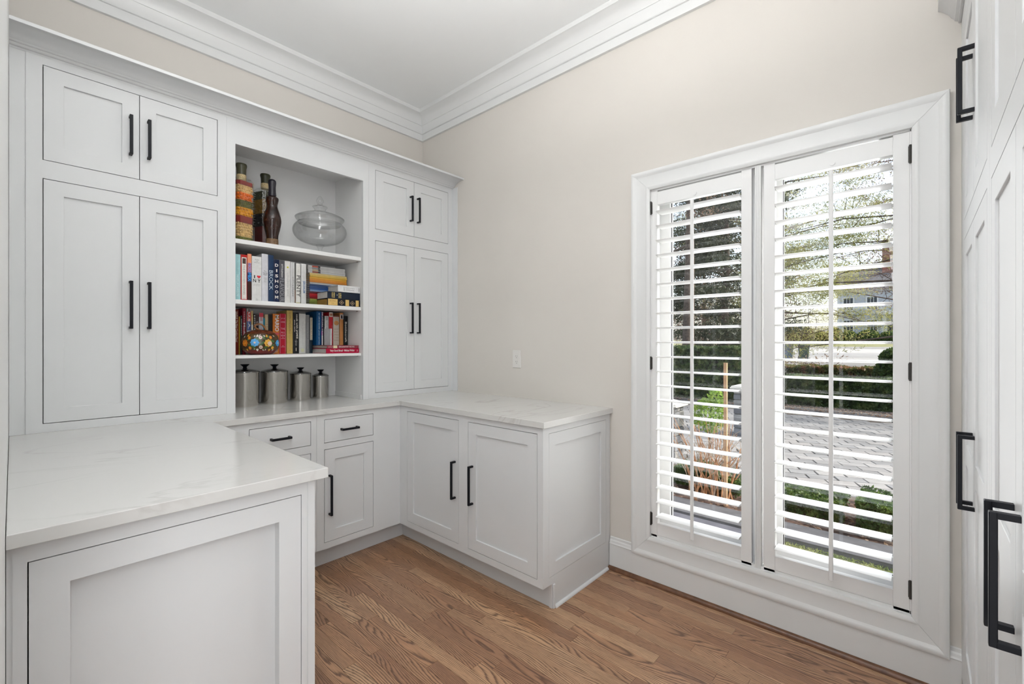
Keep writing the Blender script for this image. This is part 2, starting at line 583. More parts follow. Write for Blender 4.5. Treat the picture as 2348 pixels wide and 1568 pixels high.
def casing_side(name, kind, lab):
    bm = bmesh.new()
    if kind == 'top':
        st = [lambda p, h: (CX0 + p + 0.0008, -h, CZ1 - p), lambda p, h: (CX1 - p - 0.0008, -h, CZ1 - p)]
    elif kind == 'bot':
        st = [lambda p, h: (CX0 + p + 0.0008, -h, CZ0 + p * 1.09), lambda p, h: (CX1 - p - 0.0008, -h, CZ0 + p * 1.09)]
    elif kind == 'left':
        st = [lambda p, h: (CX0 + p, -h, CZ0 + p * 1.09), lambda p, h: (CX0 + p, -h, CZ1 - p)]
    else:
        st = [lambda p, h: (CX1 - p, -h, CZ0 + p * 1.09), lambda p, h: (CX1 - p, -h, CZ1 - p)]
    sweep(bm, CP, st)
    struct(fin(name, bm, M['trim'], smooth=True), lab, 'casing')


casing_side('trim_4', 'top', 'white casing board across the top of the window')
casing_side('trim_5', 'bot', 'white casing board across the bottom of the window')
casing_side('trim_6', 'left', 'white upright casing board at the left of the window')
casing_side('trim_7', 'right', 'white upright casing board at the right of the window')

# jamb lining and the two sashes
XM0, XM1 = 2.5225, 2.5465          # middle post
wroots = []
for nm, x0, x1, gx0, gx1, lab in (('window_1', 2.015, XM0, 2.080, 2.462, 'narrow left window sash behind the left shutter'),
                                  ('window_2', XM1, 3.063, 2.614, 3.012, 'right window sash behind the right shutter')):
    rt = struct(empty(nm, ((x0 + x1) / 2, 0.1, IZ0)), lab, 'window')
    bm = bmesh.new()
    # reveal lining
    fx, fy = (x0 + x1) / 2, 0.1
    def B(a, b2, c, d, e_, f_): box(bm, a - fx, b2 - fx, c - fy, d - fy, e_ - IZ0, f_ - IZ0)
    ya = 0.0 if x0 < 2.1 else 0.045
    B(x0 - (0.010 if x0 < 2.1 else 0.0), x0 + 0.003, ya, 0.15, IZ0 - 0.005, IZ1 + 0.006)
    ya = 0.0 if x1 > 3.0 else 0.045
    B(x1 - 0.003, x1 + (0.009 if x1 > 3.0 else 0.0), ya, 0.15, IZ0 - 0.005, IZ1 + 0.006)
    B(x0, x1, 0.0, 0.15, IZ1 - 0.006, IZ1 + 0.006)
    B(x0, x1, 0.0, 0.15, IZ0 - 0.005, IZ0 + 0.012)
    fin('jamb', bm, M['shut'], rt)
    bm = bmesh.new()
    B(x0 + 0.004, gx0, 0.095, 0.138, IZ0 + 0.012, IZ1 - 0.006)
    B(gx1, x1 - 0.004, 0.095, 0.138, IZ0 + 0.012, IZ1 - 0.006)
    B(gx0, gx1, 0.095, 0.138, 2.054, IZ1 - 0.006)
    B(gx0, gx1, 0.095, 0.138, IZ0 + 0.012, 0.333)
    fin('sash', bm, M['shut'], rt)
    bm = bmesh.new()
    for a in ((gx0, gx0 + 0.0025, 0.333, 2.054), (gx1 - 0.0025, gx1, 0.333, 2.054)):
        B(a[0], a[1], 0.108, 0.122, a[2], a[3])
    B(gx0, gx1, 0.108, 0.122, 2.0515, 2.054)
    B(gx0, gx1, 0.108, 0.122, 0.333, 0.3355)
    fin('gasket', bm, M['gasket'], rt)
    bm = bmesh.new()
    vs = [bm.verts.new((a - fx, 0.122 - fy, z - IZ0)) for a, z in ((gx0, 0.333), (gx1, 0.333), (gx1, 2.054), (gx0, 2.054))]
    bm.faces.new(vs)
    fin('pane', bm, M['pane'], rt)
    bm = bmesh.new()
    hx = (gx0 + gx1) / 2 + 0.02
    B(hx - 0.055, hx + 0.055, 0.060, 0.095, 0.262, 0.272)
    B(hx - 0.045, hx - 0.015, 0.048, 0.066, 0.268, 0.280)
    fin('crank_handle', bm, M['shut'], rt)
    wroots.append(rt)
bm = bmesh.new()
box(bm, XM0, XM1, 0.045, 0.15, IZ0 - 0.006, IZ1 + 0.0)
box(bm, 2.5225, 2.5475, -0.004, 0.030, IZ0 - 0.002, IZ1 + 0.0)
box(bm, 2.529, 2.541, 0.030, 0.045, IZ0, IZ1)
box(bm, 2.5275, 2.5295, -0.006, -0.004, IZ0, IZ1)
box(bm, 2.5375, 2.5395, -0.006, -0.004, IZ0, IZ1)
struct(fin('trim_8', bm, M['trim']), 'slim white post between the two shutters', 'post')

# ------------------------------------------------------------------ plantation shutters
def louver_mesh(L):
    bm = bmesh.new()
    prof = []
    nseg = 8
    for i in range(nseg + 1):
        t = -1 + 2 * i / nseg
        prof.append((t * 0.0445, 0.0048 * math.sqrt(max(0, 1 - t * t)) + 0.0006))
    for i in range(nseg, -1, -1):
        t = -1 + 2 * i / nseg
        prof.append((t * 0.0445, -0.0048 * math.sqrt(max(0, 1 - t * t)) - 0.0006))
    sweep(bm, prof, [lambda p, z: (-L / 2, p, z), lambda p, z: (L / 2, p, z)])
    for sx in (-1, 1):
        box(bm, sx * (L / 2), sx * (L / 2 + 0.003), -0.004, 0.004, -0.004, 0.004)
    me = bpy.data.meshes.new('louver')
    bmesh.ops.recalc_face_normals(bm, faces=bm.faces[:])
    bm.to_mesh(me); bm.free()
    me.materials.append(M['shut'])
    for p in me.polygons:
        p.use_smooth = True
    me.set_sharp_from_angle(angle=R(50))
    return me


def shutter(px0, px1, ox0, ox1, hinge_left, lab):
    cx = (px0 + px1) / 2
    z0, z1, oz0, oz1 = 0.2505, 2.101, 0.325, 2.022
    rt = tag(empty('plantation_shutter', (cx, 0.0, z0)), lab, 'shutter', 'white plantation shutters in the window')
    for (a, b2) in ((px0, ox0), (ox1, px1)):
        bm = bmesh.new(); box(bm, a - cx, b2 - cx, 0.0, 0.030, 0, z1 - z0, 0, 0.0015)
        fin('stile', bm, M['shut'], rt)
    bm = bmesh.new(); box(bm, ox0 - cx, ox1 - cx, 0.001, 0.029, oz1 - z0, z1 - z0 - 0.010, 0, 0.001)
    fin('top_rail', bm, M['shut'], rt)
    bm = bmesh.new(); box(bm, ox0 - cx, ox1 - cx, 0.001, 0.029, 0.012, oz0 - z0, 0, 0.001)
    fin('bottom_rail', bm, M['shut'], rt)
    me = louver_mesh(ox1 - ox0 - 0.007)
    nl = 22
    for i in range(nl):
        z = 0.366 + i * (1.981 - 0.366) / (nl - 1)
        o = bpy.data.objects.new('louver', me)
        link(o, rt)
        o.location = ((ox0 + ox1) / 2 - cx, 0.014, z - z0)
        o.rotation_euler = (R(-2.0), 0, 0)
    rx = 2.2475 if hinge_left else 2.816
    bm = bmesh.new()
    box(bm, rx - 0.0075 - cx, rx + 0.0075 - cx, -0.0455, -0.034, 0.306 - z0, 2.000 - z0, 0, 0.0025)
    fin('tilt_rod', bm, M['shut'], rt)
    bm = bmesh.new()
    lathe(bm, [(0.0001, -0.003), (0.010, -0.003), (0.010, 0.0), (0.0001, 0.0)], seg=20)
    bmesh.ops.rotate(bm, verts=bm.verts[:], cent=(0, 0, 0), matrix=Matrix.Rotation(R(-90), 3, 'X'))
    bmesh.ops.translate(bm, verts=bm.verts[:], vec=(rx - cx, -0.0015, 2.040 - z0))
    fin('rod_catch', bm, M['shut'], rt)
    hx = px0 - 0.001 if hinge_left else px1 + 0.001
    for hz in (1.974, 1.143, 0.310):
        bm = bmesh.new()
        sgn = 1 if hinge_left else -1
        tube(bm, [(hx - cx, -0.006, hz - z0), (hx - cx, -0.006, hz + 0.070 - z0)], 0.0042, 10)
        box(bm, min(hx, hx + sgn * 0.006) - cx, max(hx, hx + sgn * 0.006) - cx, -0.003, 0.004, hz + 0.004 - z0, hz + 0.066 - z0)
        fin('hinge', bm, M['hinge'], rt)


shutter(2.018, 2.508, 2.050, 2.463, True, 'left white louvred shutter, hinged on the left casing')
shutter(2.5575, 3.060, 2.604, 3.010, False, 'right white louvred shutter, hinged on the right casing')

# ------------------------------------------------------------------ cabinets
FL = Fr((XU, 0, 0), (0, 1, 0), (1, 0, 0))       # uppers
FB = Fr((XB, 0, 0), (0, 1, 0), (1, 0, 0))       # base run on the left wall
FP = Fr((0, YP, 0), (1, 0, 0), (0, -1, 0))      # window arm
FS = Fr((1.768, 0, 0), (0, 1, 0), (1, 0, 0))    # end of the window arm
FN = Fr((1.737, 0, 0), (0, 1, 0), (1, 0, 0))    # end of the near arm
FT = Fr((3.200, 0, 0), (0, 1, 0), (-1, 0, 0))   # tall cabinets
FNI = Fr((0, -1.693, 0), (1, 0, 0), (0, 1, 0))  # near arm inner side
GAP = 0.0028


def shaker(fr, root, a0, a1, z0, z1, st=0.060, rec=0.0085, name='door', th=0.020, fit=0.0, mat=None, rail=None):
    """framed panel front, flush with plane b=0; root is at world origin offset -> parts built in world and moved"""
    bm = bmesh.new()
    rl = rail if rail else st
    c = 0.0006
    lv = [(0, 0, -th), (0, 0, 0), (st, rl, 0), (st + c, rl + c, -c), (st + c, rl + c, -rec)]
    loops = []
    for (da, dz, bb) in lv:
        loops.append([bm.verts.new(fr.p(a_, bb, z_)) for a_, z_ in ((a0 + da, z0 + dz), (a1 - da, z0 + dz), (a1 - da, z1 - dz), (a0 + da, z1 - dz))])
    for A, B2 in zip(loops[:-1], loops[1:]):
        for i in range(4):
            j = (i + 1) % 4
            bm.faces.new((A[i], A[j], B2[j], B2[i]))
    bm.faces.new(loops[-1]); bm.faces.new(loops[0][::-1])
    return place(fin(name, bm, mat or M['cab']), root)


def slab(fr, root, a0, a1, z0, z1, name='drawer', th=0.020):
    bm = bmesh.new()
    fr.box(bm, a0, a1, -th, 0, z0, z1, 0.0008)
    return place(fin(name, bm, M['cab']), root)


def place(o, root):
    """parent a part built in world coordinates to a root Empty standing elsewhere"""
    if root is None:
        return o
    p = root
    off = Vector((0, 0, 0))
    while p is not None:
        off += p.location
        p = p.parent
    o.data.transform(Matrix.Translation(-off))
    o.parent = root
    return o


def pull(fr, door, a, z0, z1, w=0.012, proj=0.034, horizontal=False, side=1):
    """square bar pull; vertical: bar centre at a from z0 to z1"""
    bm = bmesh.new()
    h = w / 2
    if horizontal:
        fr.box(bm, z0, z1, proj - 0.010, proj, a - h, a + h, 0.001)
        fr.box(bm, z0, z0 + 0.010, 0, proj - 0.008, a - h, a + h, 0.0005)
        fr.box(bm, z1 - 0.010, z1, 0, proj - 0.008, a - h, a + h, 0.0005)
    else:
        fr.box(bm, a - h, a + h, proj - 0.010, proj, z0, z1, 0.001)
        fr.box(bm, a - h, a + h, 0, proj - 0.008, z0, z0 + 0.010, 0.0005)
        fr.box(bm, a - h, a + h, 0, proj - 0.008, z1 - 0.010, z1, 0.0005)
    return place(fin('handle', bm, M['black']), door)


def faceframe(fr, root, a0, a1, z0, z1, holes, th=0.020, name='face_frame', mat=None):
    """board with rectangular holes: grid decomposition"""
    As = sorted({a0, a1} | {h[0] for h in holes} | {h[1] for h in holes})
    Zs = sorted({z0, z1} | {h[2] for h in holes} | {h[3] for h in holes})
    bm = bmesh.new()
    # merge cells column-wise into runs
    for i in range(len(As) - 1):
        run = None
        for j in range(len(Zs) - 1):
            ca, cz = (As[i] + As[i + 1]) / 2, (Zs[j] + Zs[j + 1]) / 2
            solid = not any(h[0] < ca < h[1] and h[2] < cz < h[3] for h in holes)
            if solid:
                run = (run[0], Zs[j + 1]) if run else (Zs[j], Zs[j + 1])
            if (not solid or j == len(Zs) - 2) and run:
                fr.box(bm, As[i], As[i + 1], -th, 0, run[0], run[1])
                run = None
    bmesh.ops.remove_doubles(bm, verts=bm.verts[:], dist=1e-5)
    return place(fin(name, bm, mat or M['cab']), root)


def carcass(fr, root, a0, a1, depth, z0, z1, b1=-0.0202, t=0.015, mat=None, back=True):
    bm = bmesh.new()
    fr.box(bm, a0, a0 + t, -depth, b1, z0, z1)
    fr.box(bm, a1 - t, a1, -depth, b1, z0, z1)
    fr.box(bm, a0 + t, a1 - t, -depth, b1, z0, z0 + t)
    fr.box(bm, a0 + t, a1 - t, -depth, b1, z1 - t, z1)
    if back:
        fr.box(bm, a0 + t, a1 - t, -depth, -depth + 0.006, z0 + t, z1 - t)
    return place(fin('carcass', bm, mat or M['cabin']), root)


def H(a0, a1, z0, z1, g=GAP):
    return (a0 - g, a1 + g, z0 - g, z1 + g)


ZT0, ZT1 = 0.9145, 2.474     # tall wall cabinets stand on the worktop


def upper_pair(y0, y1, d0, d1, dm, lab, pulls):
    root = tag(empty('wall_cabinet', (0.19, (y0 + y1) / 2, ZT0)), lab, 'cabinet', 'pale grey cabinets on the worktop')
    doors = [(d0, dm - GAP / 2, 2.050, 2.440), (dm + GAP / 2, d1, 2.050, 2.440), (d0, dm - GAP / 2, 0.953, 1.969), (dm + GAP / 2, d1, 0.953, 1.969)]
    faceframe(FL, root, y0, y1, ZT0, ZT1, [H(d0, d1, 2.050, 2.440), H(d0, d1, 0.953, 1.969)])
    carcass(FL, root, y0, y1, XU - 0.001, ZT0, ZT1)
    for k, (a, b2, z0, z1) in enumerate(doors):
        d = shaker(FL, root, a, b2, z0, z1)
        ha = pulls[k % 2]
        if k < 2:
            pull(FL, d, ha, 2.150, 2.330)
        else:
            pull(FL, d, ha, 1.352, 1.571)
    return root


rL = upper_pair(-2.262, -1.549, -2.216, -1.592, -1.905, 'large four-door pale grey cabinet standing left of the open book niche', (-1.938, -1.872))
upper_pair(-0.724, -0.0045, -0.673, -0.050, -0.3635, 'four-door pale grey cabinet right of the book niche, by the corner', (-0.396, -0.334))
# filler strip at the left wall end
bm = bmesh.new()
box(bm, XU - 0.020, XU - 0.001, YF + 0.001, -2.265, ZT0, ZT1)
box(bm, XU - 0.020, XU + 0.003, -2.2665, -2.2585, ZT0, ZT1)
place(fin('filler_strip', bm, M['cab']), rL)
# right-hand scribe board on the window wall
bm = bmesh.new(); box(bm, 0.0, 0.443, -0.0040, -0.0002, ZT0, 2.484)
sc = fin('scribe_board', bm, M['cab'])
place(sc, bpy.data.objects['wall_cabinet.001'])

# open niche unit
NY0, NY1 = -1.507, -0.764
root = tag(empty('open_shelf_unit', (0.19, (NY0 + NY1) / 2, ZT0)), 'open grey shelf niche with books, bottles and steel canisters', 'shelving')
faceframe(FL, root, -1.5485, -0.7245, ZT0, ZT1, [(NY0, NY1, ZT0 - 0.001, 2.346)])
bm = bmesh.new()
box(bm, 0.006, XU - 0.020, -1.5485, NY0, ZT0, 2.440)
place(fin('side_panel', bm, M['niche']), root)
bm = bmesh.new()
box(bm, 0.006, XU - 0.020, NY1, -0.7245, ZT0, 2.440)
place(fin('side_panel', bm, M['niche']), root)
bm = bmesh.new(); box(bm, 0.001, 0.006, -1.5485, -0.7245, ZT0, 2.440)
place(fin('back_panel', bm, M['niche']), root)
bm = bmesh.new(); box(bm, 0.006, XU - 0.020, NY0, NY1, 2.424, 2.440)
place(fin('top_panel', bm, M['niche']), root)
bm = bmesh.new()
box(bm, 0.006, 0.012, NY0, NY1, ZT0, 0.945)
box(bm, 0.012, XU - 0.021, NY1 - 0.006, NY1, ZT0, 0.945)
place(fin('base_strip', bm, M['niche']), root)
S1, S2, S3 = 1.848, 1.5205, 1.2185
for zt, th in ((S1, 0.024), (S2, 0.023), (S3, 0.017)):
    bm = bmesh.new(); box(bm, 0.0065, 0.360, NY0 + 0.0015, NY1 - 0.0015, zt - th, zt, 0, 0.001)
    place(fin('shelf', bm, M['niche']), root)
bm = bmesh.new()
for zt, th in ((S1, 0.024), (S2, 0.023), (S3, 0.017)):
    for yy in (NY0 + 0.004, NY1 - 0.004):
        box(bm, 0.31, 0.322, yy - 0.004, yy + 0.004, zt - th - 0.006, zt - th)
place(fin('shelf_pin', bm, M['steel']), root)['kind'] = 'stuff'

# crown of the wall cabinets
CP2 = [(0, 2.4745), (0.003, 2.482), (0.010, 2.482), (0.014, 2.485), (0.018, 2.491), (0.024, 2.491), (0.028, 2.494), (0.030, 2.498), (0.033, 2.499),
       (0.041, 2.509), (0.055, 2.5165), (0.075, 2.521), (0.100, 2.5235), (0.118, 2.524), (0.120, 2.523), (0.130, 2.524), (0.131, 2.537), (0, 2.537)]
bm = bmesh.new()
sweep(bm, CP2, [lambda p, z: (XU + p - 0.001, YF + 0.001, z), lambda p, z: (XU + p - 0.001, -0.0005, z)])
box(bm, 0.001, XU, YF + 0.001, -0.0005, 2.517, 2.537)
tag(fin('crown_moulding', bm, M['cab'], smooth=True), 'pale grey crown moulding running along the top of the tall wall cabinets', 'moulding')

# base run on the left wall
ZB0, ZB1 = 0.121, 0.8835
# unit with drawers (partly hidden behind the near arm)
root = tag(empty('drawer_cabinet', (0.30, -1.40, 0)), 'pale grey drawer base cabinet half hidden behind the near worktop', 'cabinet', 'base cabinets')
dr = [(-1.506, -1.201, 0.722, 0.850), (-1.506, -1.201, 0.430, 0.674), (-1.506, -1.201, 0.159, 0.382)]
faceframe(FB, root, -1.692, -1.1675, ZB0, ZB1, [H(*d) for d in dr])
carcass(FB, root, -1.66, -1.1675, XB - 0.001, ZB0, ZB1)
for k, d in enumerate(dr):
    o = slab(FB, root, *d)
    pull(FB, o, (0.786, 0.60, 0.32)[k], -1.411, -1.311, horizontal=True)
root = tag(empty('base_cabinet', (0.30, -0.90, 0)), 'pale grey base cabinet with one drawer over one door in the inner corner', 'cabinet', 'base cabinets')
faceframe(FB, root, -1.1665, YP + 0.0, ZB0, ZB1, [H(-1.121, -0.818, 0.722, 0.850), H(-1.121, -0.818, 0.159, 0.681)])
carcass(FB, root, -1.1665, -0.66, XB - 0.001, ZB0, ZB1)
o = slab(FB, root, -1.121, -0.818, 0.722, 0.850)
pull(FB, o, 0.786, -1.029, -0.923, horizontal=True)
o = shaker(FB, root, -1.121, -0.818, 0.159, 0.681)
pull(FB, o, -1.094, 0.309, 0.537)
# window arm
root = tag(empty('corner_base_cabinet', (1.2, -0.31, 0)), 'two-door pale grey base cabinet under the worktop against the window wall', 'cabinet', 'base cabinets')
faceframe(FP, root, XB, 1.768, ZB0, ZB1, [H(0.677, 1.164, 0.159, 0.850), H(1.247, 1.731, 0.159, 0.850)])
carcass(FP, root, 0.62, 1.745, 0.620, ZB0, ZB1)
o = shaker(FP, root, 0.677, 1.164, 0.159, 0.850)
pull(FP, o, 1.137, 0.407, 0.619)
o = shaker(FP, root, 1.247, 1.731, 0.159, 0.850)
pull(FP, o, 1.281, 0.407, 0.619)
faceframe(FS, root, YP + 0.020, -0.0045, ZB0, ZB1, [H(-0.577, -0.049, 0.159, 0.850, 0.0015)], name='end_frame')
shaker(FS, root, -0.577, -0.049, 0.159, 0.850, st=0.052, rec=0.009, name='end_panel', rail=0.06)
bm = bmesh.new()
box(bm, 1.748, 1.7675, -0.547, -0.0045, 0.0, ZB0)
place(fin('plinth_side', bm, M['cab']), root)
bm = bmesh.new()
box(bm, 0.514, 1.748, -0.547, -0.532, 0.0, ZB0)
box(bm, 1.749, 1.7675, -0.5535, -0.5475, 0.0, ZB0, 0, 0.001)
place(fin('toe_kick', bm, M['cab']), root)
bm = bmesh.new()
box(bm, 1.768, 1.776, -0.549, -0.535, 0.0, 0.118, 0, 0.002)
q = [(0.0, 0.0)] + [(0.013 * math.cos(t), 0.013 * math.sin(t)) for t in [R(a) for a in (0, 22, 45, 67, 90)]]
sweep(bm, q, [lambda p, z: (1.768 + p, -0.535, z), lambda p, z: (1.768 + p, -0.035, z)])
place(fin('shoe_strip', bm, M['cab']), root)
bm = bmesh.new()
box(bm, 0.499, 0.514, -1.690, -0.5475, 0.0, ZB0)
place(fin('toe_kick', bm, M['cab']), bpy.data.objects['base_cabinet'])
# near arm
root = tag(empty('end_base_cabinet', (1.2, -2.0, 0)), 'pale grey peninsula cabinet with a large framed end panel, nearest the viewer', 'cabinet', 'base cabinets')
faceframe(FN, root, YF + 0.001, -1.6935, ZB0, ZB1, [H(-2.281, -1.735, 0.159, 0.840, 0.0022)], name='end_frame', th=0.034)
shaker(FN, root, -2.281, -1.735, 0.159, 0.840, st=0.060, rec=0.030, name='end_panel', th=0.033)
bm = bmesh.new()
for yy in (-1.7145, -2.3025):
    box(bm, 1.737, 1.7385, yy - 0.0012, yy + 0.0012, ZB0, ZB1)
box(bm, 1.64, 1.66, YF + 0.001, -1.76, 0.0, ZB0)
box(bm, 0.499, 1.64, -1.775, -1.760, 0.0, ZB0)
box(bm, 0.62, 1.703, -1.713, -1.694, ZB0, ZB1)
place(fin('side_board', bm, M['cab']), root)
bm = bmesh.new()
box(bm, 0.62, 1.70, YF + 0.001, -1.715, ZB0, ZB0 + 0.015)
place(fin('carcass', bm, M['cabin']), root)

# worktop
bm = bmesh.new()
out = [(0.0005, YF + 0.001), (1.767, YF + 0.001), (1.767, -1.667), (0.611, -1.667), (0.611, -0.638), (1.784, -0.638), (1.784, -0.0005), (0.0005, -0.0005)]
bot = [bm.verts.new((x, y, 0.884)) for x, y in out]
top = [bm.verts.new((x, y, 0.914)) for x, y in out]
for i in range(len(out)):
    j = (i + 1) % len(out)
    bm.faces.new((bot[i], bot[j], top[j], top[i]))
bm.faces.new(top); bm.faces.new(bot[::-1])
bmesh.ops.recalc_face_normals(bm, faces=bm.faces[:])
es = [e for e in bm.edges if abs(e.verts[0].co.z - e.verts[1].co.z) < 1e-6]
bmesh.ops.bevel(bm, geom=es, offset=0.0018, segments=2, affect='EDGES', profile=0.5)
tag(fin('worktop', bm, M['quartz']), 'white quartz worktop with faint veins wrapping the corner in a U', 'worktop')

# tall cabinets on the right
def tall(y0, y1, d, lab, pa, first):
    root = tag(empty('pantry_cabinet', (3.5, (y0 + y1) / 2, 0)), lab, 'cabinet', 'tall pantry cabinets')
    (a0, am, a1) = d
    faceframe(FT, root, y0, y1, 0.085, 2.446, [H(a0, a1, 1.706, 2.345), H(a0, a1, 0.210, 1.636)])
    carcass(FT, root, y0 + 0.001, y1 - 0.001, 0.58, 0.085, 2.44)
    for k, (p, q2) in enumerate(((a0, am - GAP / 2), (am + GAP / 2, a1))):
        dd = shaker(FT, root, p, q2, 1.706, 2.345, st=0.057, rec=0.005)
        pull(FT, dd, pa[k], 1.93, 2.116)
        dd = shaker(FT, root, p, q2, 0.210, 1.636, st=0.057, rec=0.005)
        bm = bmesh.new()
        FT.box(bm, p + 0.057, q2 - 0.057, -0.018, 0, 0.889, 0.953, 0.0008)
        place(fin('mid_rail', bm, M['cab']), dd)
        pull(FT, dd, pa[k], 0.822, 1.030)
    bm = bmesh.new()
    box(bm, 3.2085, 3.225, y0, y1, 0.0, 0.085)
    place(fin('toe_kick', bm, M['cab']), root)
    return root


r1 = tall(-0.882, -0.0005, (-0.830, -0.4875, -0.145), 'tall pale grey pantry cabinet nearest the window wall at the right edge', (-0.520, -0.459), True)
tall(-1.620, -0.883, (-1.565, -1.240, -0.915), 'tall pale grey pantry cabinet nearer the viewer with long black pulls', (-1.290, -1.222), False)
tall(-2.312, -1.621, (-2.255, -1.966, -1.675), 'tall pale grey pantry cabinet beside the doorway, mostly out of view', (-1.995, -1.935), False)
CT = [(0, 2.448), (0.0080, 2.448), (0.0085, 2.455), (0.018, 2.461), (0.020, 2.468), (0.027, 2.475), (0.033, 2.488), (0.038, 2.494), (0.044, 2.501),
      (0.052, 2.510), (0.062, 2.516), (0.062, 2.561), (0.068, 2.565), (0.070, 2.60), (0.085, 2.64), (0.095, 2.65), (0.095, 2.68), (0, 2.68)]
bm = bmesh.new()
sweep(bm, CT, [lambda p, z: (3.2 - p, YF + 0.001, z), lambda p, z: (3.2 - p, -0.0005, z)])
box(bm, 3.2, XR - 0.001, YF + 0.001, -0.0005, 2.66, 2.68)
tag(fin('crown_moulding', bm, M['cab'], smooth=True), 'pale grey crown moulding over the tall pantry cabinets at top right', 'moulding')

# ------------------------------------------------------------------ outlet
root = tag(empty('wall_outlet', (1.055, 0, 1.1755)), 'white double power outlet on the beige wall above the corner worktop', 'outlet')
bm = bmesh.new(); box(bm, -0.037, 0.037, -0.0065, 0, -0.060, 0.060, 0, 0.0025)
fin('cover_plate', bm, M['plastic'], root)
bm = bmesh.new(); box(bm, -0.0165, 0.0165, -0.0085, -0.0060, -0.034, 0.034, 0, 0.0008)
rc = fin('receptacle', bm, M['plastic'], root)
bm = bmesh.new()
for zc in (0.018, -0.020):
    for dx in (-0.0065, 0.0065):
        box(bm, dx - 0.0011, dx + 0.0011, -0.0088, -0.008, zc - 0.0015, zc + 0.006)
    box(bm, -0.0022, 0.0022, -0.0088, -0.008, zc - 0.011, zc - 0.007)
fin('slot', bm, M['slot'], rc)

# ------------------------------------------------------------------ writing
def mesh_text(s, bold=False, space=1.0):
    cu = bpy.data.curves.new('lettering', 'FONT')
    cu.body = s
    cu.align_x = 'CENTER'; cu.align_y = 'CENTER'
    cu.resolution_u = 2
    cu.space_character = space
    if bold:
        cu.offset = 0.018
    ob = bpy.data.objects.new('lettering', cu)
    COL.objects.link(ob)
    dg = bpy.context.evaluated_depsgraph_get()
    me = bpy.data.meshes.new_from_object(ob.evaluated_get(dg))
    bpy.data.objects.remove(ob)
    bpy.data.curves.remove(cu)
    return me


def text(parent, s, mat, c, right, up, w, h, bold=False, name='lettering', space=1.0, keep=False):
    """fit the string into a w x h box centred at c (parent local coords)"""
    me = mesh_text(s, bold, space)
    if not me.vertices:
        return None
    co = np.empty(len(me.vertices) * 3, dtype=np.float32)
    me.vertices.foreach_get('co', co)
    co = co.reshape(-1, 3)
    mn, mx_ = co.min(0), co.max(0)
    sz = mx_ - mn
    ce = (mn + mx_) / 2
    sx = w / max(sz[0], 1e-6); sy = h / max(sz[1], 1e-6)
    if keep:
        sx = sy = min(sx, sy)
    right, up = Vector(right), Vector(up)
    c = Vector(c)
    for v in me.vertices:
        a = (v.co.x - ce[0]) * sx; b2 = (v.co.y - ce[1]) * sy
        v.co = c + right * a + up * b2
    me.name = 'lettering'
    me.materials.append(mat)
    o = bpy.data.objects.new(name, me)
    return link(o, parent)


YV, ZV, XV = (0, 1, 0), (0, 0, 1), (1, 0, 0)
DN = (0, 0, -1)

# ------------------------------------------------------------------ standing books
def book(y0, y1, z0, z1, xs, depth, col, lab, grp, name='cookbook', pages=None, rough=0.4):
    y0 += 0.0004; y1 -= 0.0004
    yc = (y0 + y1) / 2
    hw, hh = (y1 - y0) / 2, z1 - z0
    cm = flat('cover_%s_%03d' % (name, len(M)), tuple(c_ ** 1.12 for c_ in col), rough, spec=0.22)
    bm = bmesh.new()
    t = min(0.0018, hw * 0.3)
    # rounded spine
    sp = [(-depth, -hw), (-0.002, -hw), (0.0, -hw * 0.6), (0.0008, 0), (0.0, hw * 0.6), (-0.002, hw), (-depth, hw), (-depth, hw - t), (-0.004, hw - t), (-0.004, -hw + t), (-depth, -hw + t)]
    a = [bm.verts.new((p[0], p[1], 0)) for p in sp]
    b2 = [bm.verts.new((p[0], p[1], hh)) for p in sp]
    k = len(sp)
    for i in range(k):
        j = (i + 1) % k
        bm.faces.new((a[i], a[j], b2[j], b2[i]))
    for A in (a[::-1], b2):
        idx = A if A is b2 else A[::-1]
        bm.faces.new([idx[i] for i in (0, 1, 9, 10)])
        bm.faces.new([idx[i] for i in (1, 2, 3, 4, 5, 8, 9)])
        bm.faces.new([idx[i] for i in (5, 6, 7, 8)])
    o = fin(name, bm, cm, loc=(xs, yc, z0 + 0.0004))
    tag(o, lab, 'book', grp)
    bm = bmesh.new(); box(bm, -depth + 0.003, -0.0042, -hw + t + 0.0001, hw - t - 0.0001, 0.0025, hh - 0.0025)
    fin('pages', bm, pages or M['paper'], o)
    o['_w'] = hw * 2; o['_h'] = hh
    return o


def band(o, f0, f1, col, w=1.0, name='spine_band', off=0.0011, shift=0.0, label=None):
    hh, ww = o['_h'], o['_w']
    bm = bmesh.new()
    hw = ww * w / 2
    pts = [(-0.0017, -0.985), (0.0002, -0.6), (0.0009, 0.0), (0.0002, 0.6), (-0.0017, 0.985)]
    if w < 0.99:
        pts = [(0.0009, -1), (0.0009, 1)]
    lo = [bm.verts.new((p[0] + off - 0.0006, shift * ww + p[1] * hw, hh * f0)) for p in pts]
    hi = [bm.verts.new((p[0] + off - 0.0006, shift * ww + p[1] * hw, hh * f1)) for p in pts]
    for i in range(len(pts) - 1):
        bm.faces.new((lo[i], lo[i + 1], hi[i + 1], hi[i]))
    c = fin(name, bm, flat('print_%.3f_%.3f_%.3f' % col, col, 0.45), o)
    if label:
        c['label'] = label
    return c


